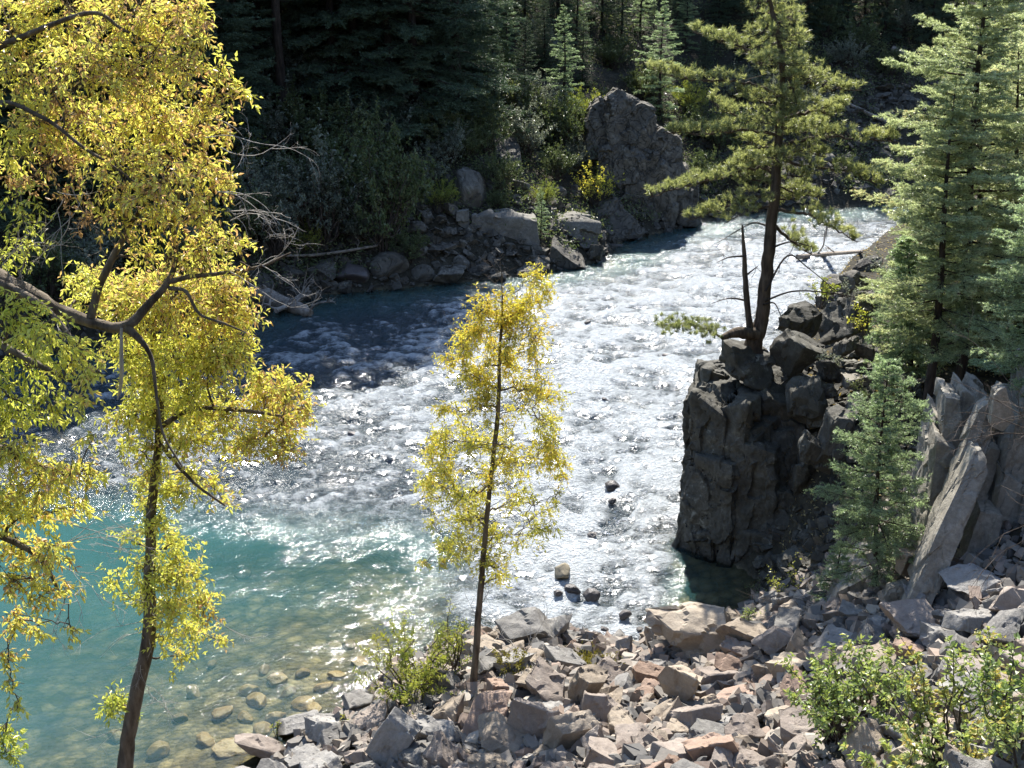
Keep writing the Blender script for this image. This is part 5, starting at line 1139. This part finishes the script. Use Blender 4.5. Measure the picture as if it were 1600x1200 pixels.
# slender yellow tree, middle
def slender():
    rng = np.random.RandomState(121); w, l, d = MB(), MB(), Many(); Y = 20.0
    g0 = hit(738, 1082); Y = g0[1] + .05
    tp = trunk_px([(736, 1092, 18), (741, 1060, 12.5), (749, 950, 10.5), (757, 860, 9), (766, 760, 7.5), (775, 650, 7.5), (781, 550, 5), (782, 480, 3.5), (783, 425, 1.2)], Y); tp[2:, :2] += rng.normal(size=(len(tp) - 2, 2)) * .018; S = limb(w, tp, 8, 8, rng)
    hw = lambda y: np.interp(y, [420, 470, 520, 560, 600, 660, 720, 780, 830, 880, 910], [18, 40, 62, 70, 84, 98, 108, 116, 100, 70, 30])
    blobs = []
    for i in range(170):
        py = 455 + 450 * rng.uniform(0, 1) ** 0.9; side = rng.uniform(-1, 1); px = np.interp(py, [430, 900], [783, 754]) + side * hw(py) * .92 + 8
        if rng.uniform() < .3 and py > 800: continue
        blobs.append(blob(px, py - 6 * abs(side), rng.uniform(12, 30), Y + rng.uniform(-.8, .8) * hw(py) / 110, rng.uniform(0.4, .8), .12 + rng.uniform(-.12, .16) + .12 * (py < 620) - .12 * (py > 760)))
    for (px, py, r) in ((838, 432, 22), (850, 452, 20), (832, 470, 24), (812, 492, 22), (790, 500, 20), (745, 520, 20), (722, 530, 16), (700, 560, 14), (735, 590, 26), (790, 560, 24), (820, 610, 26), (760, 620, 26), (855, 690, 20), (870, 720, 18), (690, 640, 12), (672, 705, 14), (668, 760, 18), (880, 745, 14), (660, 880, 10), (690, 880, 12), (720, 860, 14)):
        blobs.append(blob(px, py, r, Y + rng.uniform(-.3, .3), 1.4, .2))
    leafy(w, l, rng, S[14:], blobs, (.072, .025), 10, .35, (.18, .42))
    for (a, b_) in (((783, 440), (770, 405)), ((783, 450), (795, 410)), ((780, 470), (740, 470)), ((778, 500), (736, 470)), ((778, 510), (712, 505)), ((782, 450), (758, 430))):
        bare_twigs(d.one(), rng, at_Y(*a, Y), at_Y(*b_, Y + .1) - at_Y(*a, Y), np.linalg.norm(at_Y(*b_, Y) - at_Y(*a, Y)) * 1.1, 2, .006, .3)
    for i in range(14):
        py = rng.uniform(780, 980); a = at_Y(np.interp(py, [780, 980], [764, 747]), py, Y); bare_twigs(d.one(), rng, a, rng.normal(size=3) * np.array([1, .6, .4]) + np.array([0, 0, .2]), rng.uniform(.3, .8), 1, .005, .4)
    tree_parts('yellow_tree', S[0, :3], 'slender yellow leaved tree rising from the talus in the middle', w, l, 'bark_grey', 'leaf_gold', d, 'twig_dark')
slender()

# cottonwood whose leaning trunk crosses the pool
def cottonwood():
    rng = np.random.RandomState(131); w, l, d = MB(), MB(), Many(); Y = 15.2
    bx = at_Y(186, 1260, 14.9); gx_, gy_ = bx[0] - .12, 14.75; gz_ = gz(gx_, gy_)
    tp = np.vstack([[[gx_, gy_, gz_ - .2, .17], [gx_ + .02, gy_ + .05, gz_ + .5, .14]], trunk_px([(193, 1215, 25), (207, 1110, 23), (230, 1000, 21), (235, 900, 18), (238, 800, 15), (246, 690, 12), (250, 610, 13), (243, 540, 11), (240, 480, 9), (262, 400, 9), (275, 330, 6)], Y)])
    tp[3:, :2] += rng.normal(size=(len(tp) - 3, 2)) * .012
    S = limb(w, tp, 9, 7, rng)
    B1 = limb(w, trunk_px([(250, 640, 12, 0), (262, 560, 9, .2), (280, 500, 8, .5), (300, 430, 5, .6)], Y), 6, 6, rng)
    B2 = limb(w, trunk_px([(248, 668, 10, 0), (300, 640, 8, -.2), (370, 640, 7, -.2), (440, 650, 4, 0)], Y), 6, 6, rng)
    B3 = limb(w, trunk_px([(247, 690, 8, 0), (275, 725, 6, -.3), (310, 760, 5, -.4), (352, 790, 3, -.3)], Y), 5, 6, rng)
    sk = np.vstack([S[14:], B1, B2, B3[:8]])
    bl = []
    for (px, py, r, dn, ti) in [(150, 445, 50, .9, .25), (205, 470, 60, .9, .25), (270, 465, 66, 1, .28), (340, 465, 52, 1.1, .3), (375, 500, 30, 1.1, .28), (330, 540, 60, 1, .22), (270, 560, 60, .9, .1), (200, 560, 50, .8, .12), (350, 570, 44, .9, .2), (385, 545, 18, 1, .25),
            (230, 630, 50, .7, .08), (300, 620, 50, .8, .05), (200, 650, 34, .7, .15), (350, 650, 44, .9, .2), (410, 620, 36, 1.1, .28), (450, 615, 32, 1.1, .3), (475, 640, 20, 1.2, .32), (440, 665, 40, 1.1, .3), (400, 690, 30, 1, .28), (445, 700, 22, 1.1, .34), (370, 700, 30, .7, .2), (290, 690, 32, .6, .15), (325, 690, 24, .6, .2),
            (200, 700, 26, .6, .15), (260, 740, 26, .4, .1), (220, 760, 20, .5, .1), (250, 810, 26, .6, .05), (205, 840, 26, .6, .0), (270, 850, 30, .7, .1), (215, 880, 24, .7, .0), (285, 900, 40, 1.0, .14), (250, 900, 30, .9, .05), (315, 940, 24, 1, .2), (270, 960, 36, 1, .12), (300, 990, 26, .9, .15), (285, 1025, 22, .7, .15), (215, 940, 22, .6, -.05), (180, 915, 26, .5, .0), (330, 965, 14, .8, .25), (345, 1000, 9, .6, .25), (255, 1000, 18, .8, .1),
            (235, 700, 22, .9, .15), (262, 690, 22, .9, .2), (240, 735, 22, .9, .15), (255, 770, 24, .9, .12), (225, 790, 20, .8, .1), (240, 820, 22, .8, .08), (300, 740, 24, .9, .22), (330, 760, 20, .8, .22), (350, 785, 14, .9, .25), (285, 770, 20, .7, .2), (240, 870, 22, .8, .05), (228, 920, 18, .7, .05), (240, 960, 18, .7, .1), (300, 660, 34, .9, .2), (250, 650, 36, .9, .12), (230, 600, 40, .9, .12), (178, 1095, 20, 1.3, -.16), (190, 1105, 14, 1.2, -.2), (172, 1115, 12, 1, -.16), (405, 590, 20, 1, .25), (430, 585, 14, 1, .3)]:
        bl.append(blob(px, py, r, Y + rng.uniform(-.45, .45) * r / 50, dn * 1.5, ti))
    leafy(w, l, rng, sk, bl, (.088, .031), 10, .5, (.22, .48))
    for _ in range(26):
        py = rng.uniform(830, 1190); c = at_Y(np.interp(py, [830, 1000, 1110, 1200], [236, 230, 207, 194]), py, Y); bare_twigs(d.one(), rng, c, rng.normal(size=3) * np.array([1, .6, .5]) + np.array([.2, 0, -.3]), rng.uniform(.3, .9), 2, .005, .6, bias=(0, 0, -.6))
    for a, b_ in (((330, 960), (385, 1030)), ((250, 830), (330, 860)), ((310, 760), (370, 800)), ((240, 840), (170, 815)), ((238, 850), (140, 870))):
        bare_twigs(d.one(), rng, at_Y(*a, Y), at_Y(*b_, Y - .1) - at_Y(*a, Y), .8, 3, .006, .5)
    tree_parts('cottonwood_tree', S[0, :3], 'yellow cottonwood whose slim leaning trunk rises in front of the pool', w, l, 'bark_grey', 'leaf_yellow', d)
cottonwood()

# big cottonwood rooted outside the left edge, its limb and crown reaching in
def big_cottonwood():
    rng = np.random.RandomState(141); w, l, d = MB(), MB(), Many(); Y = 12.8
    c0 = at_Y(-260, 900, Y); gx_, gy_ = c0[0], Y; g0 = gz(gx_, gy_)
    tr = np.vstack([[[gx_ - .1, gy_, g0 - .3, .36], [gx_, gy_, g0 + .8, .30]], trunk_px([(-230, 760, 85), (-190, 560, 78), (-170, 300, 66), (-120, 100, 56), (-60, -120, 44), (20, -330, 26)], Y)]); S = limb(w, tr, 10, 7, rng)
    L1 = limb(w, trunk_px([(-180, 440, 56, 0), (-90, 425, 48, 0), (-10, 436, 36, -.1), (50, 462, 28, -.2), (100, 488, 21, -.2), (150, 505, 17, -.2), (196, 510, 17, -.2), (232, 475, 13, -.1), (262, 440, 10, 0), (275, 400, 8, .1), (272, 330, 7, .2), (296, 250, 6, .2), (322, 175, 4, .3)], Y), 9, 6, rng)
    L2 = limb(w, trunk_px([(142, 497, 14, -.2), (152, 455, 13, -.1), (175, 405, 11, 0), (205, 350, 8, .1), (235, 300, 5, .2)], Y), 7, 6, rng)
    L3 = limb(w, trunk_px([(196, 510, 16, -.2), (222, 535, 9, -.3), (238, 565, 7, -.3), (245, 620, 5, -.4), (256, 680, 4, -.5), (285, 730, 3, -.6)], Y), 6, 6, rng)
    L4 = limb(w, trunk_px([(262, 440, 10, 0), (300, 432, 8, 0), (360, 425, 6, .1), (410, 415, 5, .1), (455, 395, 3, .2)], Y), 6, 6, rng)
    L5 = limb(w, trunk_px([(265, 450, 8, 0), (290, 455, 6, -.2), (312, 490, 5, -.2), (350, 505, 4, -.2), (385, 520, 2, -.1)], Y), 5, 6, rng)
    L6 = limb(w, trunk_px([(-150, 250, 22, .5), (-40, 150, 16, .8), (60, 90, 11, .9), (150, 30, 8, 1.0), (230, -60, 5, 1.0)], Y), 7, 6, rng)
    L7 = limb(w, trunk_px([(-100, 120, 18, .3), (30, 60, 10, .2), (140, 20, 7, .1), (190, 45, 5, 0), (245, 75, 4, 0)], Y), 7, 6, rng)
    L8 = limb(w, trunk_px([(-150, 260, 16, 0), (-20, 165, 9, -.2), (60, 180, 7, -.3), (130, 230, 5, -.4), (180, 262, 4, -.4), (230, 300, 3, -.4)], Y), 6, 6, rng)
    L9 = limb(w, trunk_px([(0, 440, 14, -.2), (70, 480, 9, -.5), (120, 540, 6, -.7), (130, 560, 5, -.8), (160, 585, 3, -.8)], Y), 6, 6, rng)
    # broken hanging snag
    limb(d.one(), trunk_px([(190, 512, 5, -.25), (190, 560, 7, -.3), (189, 600, 6, -.3), (184, 624, 2, -.3)], Y), 5, 5, rng)
    sk = np.vstack([L1[8:], L2, L4[:20], L5, L6, L7, L8, L9, S[20:]])
    bl = []
    for (px, py, r, dn, ti) in [(20, 30, 70, .8, .22), (110, 20, 76, .9, .26), (210, 20, 70, 1, .28), (285, 25, 42, 1.1, .28), (315, 12, 16, 1.2, .25), (40, 110, 72, .8, .2), (130, 110, 76, .9, .25), (225, 100, 72, 1, .28), (295, 110, 40, 1.1, .3), (300, 60, 34, 1.1, .28), (318, 36, 14, 1.2, .3), (325, 165, 34, 1.1, .28), (362, 148, 18, 1.1, .28), (382, 145, 10, 1.1, .22), (340, 125, 16, 1, .25), (345, 100, 10, 1, .2),
            (60, 190, 60, .7, .2), (150, 200, 72, .9, .24), (240, 190, 72, 1, .28), (300, 210, 46, 1.1, .3), (345, 210, 18, 1.1, .3), (30, 250, 50, .5, .18), (180, 270, 66, .8, .24), (255, 280, 62, 1, .28), (315, 270, 44, 1.1, .3), (345, 280, 22, 1.1, .32), (358, 290, 10, 1.1, .32), (200, 340, 46, .7, .25), (265, 345, 44, .8, .26), (320, 335, 34, .9, .28), (220, 400, 34, .6, .22), (320, 385, 44, 1, .28), (365, 385, 26, 1.1, .26), (375, 430, 16, 1, .24), (300, 415, 30, .7, .24),
            (15, 215, 22, .7, .0), (15, 245, 18, .8, -.08), (120, 175, 30, .5, .58), (85, 150, 26, .6, .58), (70, 210, 34, .6, .6), (90, 260, 34, .6, .6), (60, 285, 28, .5, .6), (135, 345, 20, .4, .62), (20, 285, 18, .5, .58), (110, 300, 30, .5, .58), (100, 110, 26, .5, .66),
            (25, 330, 46, .5, -.08), (45, 390, 34, .5, -.1), (10, 400, 30, .5, -.1), (140, 440, 26, .6, .15), (120, 470, 16, .5, .1)]:
        bl.append(blob(px, py, r, Y + rng.uniform(-.55, .55) * r / 60, dn * 1.3, ti))
    leafy(w, l, rng, sk, bl, (.078, .028), 10, .5, (.2, .42))
    for a, b_, L in (((322, 215), (395, 205), .9), ((345, 230), (405, 265), .8), ((340, 300), (412, 290), .8), ((355, 330), (410, 330), .8), ((350, 320), (405, 370), .58), ((340, 300), (395, 310), .8), ((360, 425), (455, 470), .8), ((410, 415), (480, 395), .6), ((410, 415), (470, 425), .5), ((310, 190), (360, 150), .5), ((360, 345), (415, 300), .6),
                     ((90, 330), (120, 420), .8), ((70, 330), (80, 430), .8), ((110, 290), (150, 380), .58), ((60, 340), (40, 430), .58), ((130, 300), (110, 400), .8), ((20, 350), (60, 430), .58), ((100, 480), (120, 540), .5), ((90, 300), (130, 330), .6), ((100, 310), (70, 400), .6), ((50, 460), (130, 500), .6), ((110, 330), (100, 440), .58), ((30, 360), (20, 430), .6)):
        bare_twigs(d.one(), rng, at_Y(*a, Y - .2), at_Y(*b_, Y - .2) - at_Y(*a, Y - .2), L, 3, .006, .9, bias=(0, 0, -.35))
    tree_parts('cottonwood_tree', S[0, :3], 'large yellow cottonwood whose thick grey limb reaches in from the left edge', w, l, 'bark_grey', 'leaf_yellow', d)
big_cottonwood()

# third cottonwood at the left edge, its lower boughs hanging into view
def edge_cottonwood():
    rng = np.random.RandomState(151); w, l, d = MB(), MB(), Many(); Y = 11.8
    c0 = at_Y(-330, 1000, Y); g0 = gz(c0[0], Y)
    tr = np.vstack([[[c0[0], Y, g0 - .3, .24]], trunk_px([(-300, 900, 60), (-260, 700, 50), (-220, 450, 36), (-200, 250, 14)], Y)]); S = limb(w, tr, 9, 7, rng)
    A = limb(w, trunk_px([(-270, 740, 30), (-150, 690, 24), (-40, 690, 18), (40, 720, 10), (110, 745, 5)], Y), 7, 6, rng)
    B = limb(w, trunk_px([(-240, 560, 26), (-120, 520, 20), (-20, 530, 14), (60, 570, 9), (120, 600, 5)], Y), 7, 6, rng)
    C = limb(w, trunk_px([(-280, 800, 26), (-130, 790, 18), (-20, 830, 12), (60, 870, 8), (95, 930, 4)], Y), 7, 6, rng)
    sk = np.vstack([A, B, C]); bl = []
    for (px, py, r, dn, ti) in [(20, 490, 46, .7, .0), (70, 520, 44, .7, .02), (110, 560, 40, .8, .12), (40, 570, 50, .7, .0), (140, 590, 26, .8, .2), (20, 640, 46, .7, -.05), (80, 630, 40, .6, .02), (135, 635, 22, .7, .2), (20, 700, 42, .9, .2), (60, 750, 46, 1, .22), (110, 740, 36, .9, .28), (148, 745, 22, .9, .22), (20, 790, 40, 1, .22), (80, 800, 34, .9, .22), (125, 790, 22, .8, .22), (30, 850, 40, 1, .28), (80, 870, 34, 1, .28), (20, 910, 34, 1, .28), (65, 930, 30, 1, .28), (105, 920, 16, .9, .28), (112, 985, 12, 1, .28), (25, 970, 26, .9, .35), (55, 985, 18, .8, .22), (12, 1030, 18, 1, .25), (20, 1070, 12, 1, .2), (28, 1105, 8, 1, .1), (140, 690, 16, .5, .2), (5, 1150, 26, 1.1, -.2), (10, 1180, 18, 1, -.2), (-60, 800, 80, .8, .22), (-60, 600, 80, .6, .0)]:
        bl.append(blob(px, py, r, Y + rng.uniform(-.5, .5) * r / 40, dn * 1.8, ti))
    leafy(w, l, rng, sk, bl, (.082, .030), 9, .9, (.2, .28))
    for a, b_, L in (((60, 860), (230, 850), 1.0), ((80, 880), (190, 900), .8), ((90, 860), (210, 820), .8), ((70, 860), (160, 830), .8), ((95, 900), (180, 960), .58), ((100, 910), (150, 1010), .6), ((60, 640), (100, 700), .5), ((80, 810), (200, 830), .9)):
        bare_twigs(d.one(), rng, at_Y(*a, Y), at_Y(*b_, Y) - at_Y(*a, Y), L, 3, .006, .5)
    tree_parts('cottonwood_tree', S[0, :3], 'orange tinged cottonwood boughs hanging down along the left edge', w, l, 'bark_grey', 'leaf_yellow', d)
edge_cottonwood()
# ------------------------------------------------------------------ light, sky, camera
SUN_EL, SUN_AZ = math.radians(46.0), math.radians(1.5)       # azimuth measured from straight ahead (+Y) towards the right (+X)
w = bpy.data.worlds.new('World'); SC.world = w; w.use_nodes = True
nt = w.node_tree; bg = nt.nodes['Background']
sky = nt.nodes.new('ShaderNodeTexSky'); sky.sky_type = 'NISHITA'; sky.sun_disc = False
sky.sun_elevation = SUN_EL; sky.sun_rotation = SUN_AZ; sky.altitude = 2200; sky.air_density = 1.0; sky.dust_density = 1.5; sky.ozone_density = 0.4
nt.links.new(sky.outputs[0], bg.inputs[0]); bg.inputs[1].default_value = 0.15
sd = bpy.data.lights.new('sun', 'SUN'); sd.energy = 5.0; sd.angle = math.radians(0.53); sd.color = (1.0, 0.95, 0.87)
so = bpy.data.objects.new('sun', sd); COL.objects.link(so)
dirv = Vector((math.sin(SUN_AZ) * math.cos(SUN_EL), math.cos(SUN_AZ) * math.cos(SUN_EL), math.sin(SUN_EL)))
so.rotation_euler = dirv.to_track_quat('Z', 'Y').to_euler(); so.location = dirv * 100
cd = bpy.data.cameras.new('camera'); cd.sensor_width = 36; cd.lens = 36 * FPX / 1600; cd.clip_end = 3000; cd.clip_start = 0.1
co = bpy.data.objects.new('camera', cd); COL.objects.link(co); co.location = (0, 0, CAM_H); co.rotation_euler = (PI / 2 - PITCH, 0, 0); SC.camera = co
SC.view_settings.view_transform = 'Standard'; SC.view_settings.look = 'None'; SC.view_settings.exposure = 1.45; SC.view_settings.gamma = 1
SC.view_settings.use_curve_mapping = False
cy = SC.cycles
cy.max_bounces = 6; cy.diffuse_bounces = 3; cy.glossy_bounces = 2; cy.transmission_bounces = 3; cy.transparent_max_bounces = 6
cy.caustics_reflective = False; cy.caustics_refractive = False; cy.sample_clamp_indirect = 4.0; cy.sample_clamp_direct = 0.0
cy.use_denoising = True; cy.denoiser = 'OPENIMAGEDENOISE'
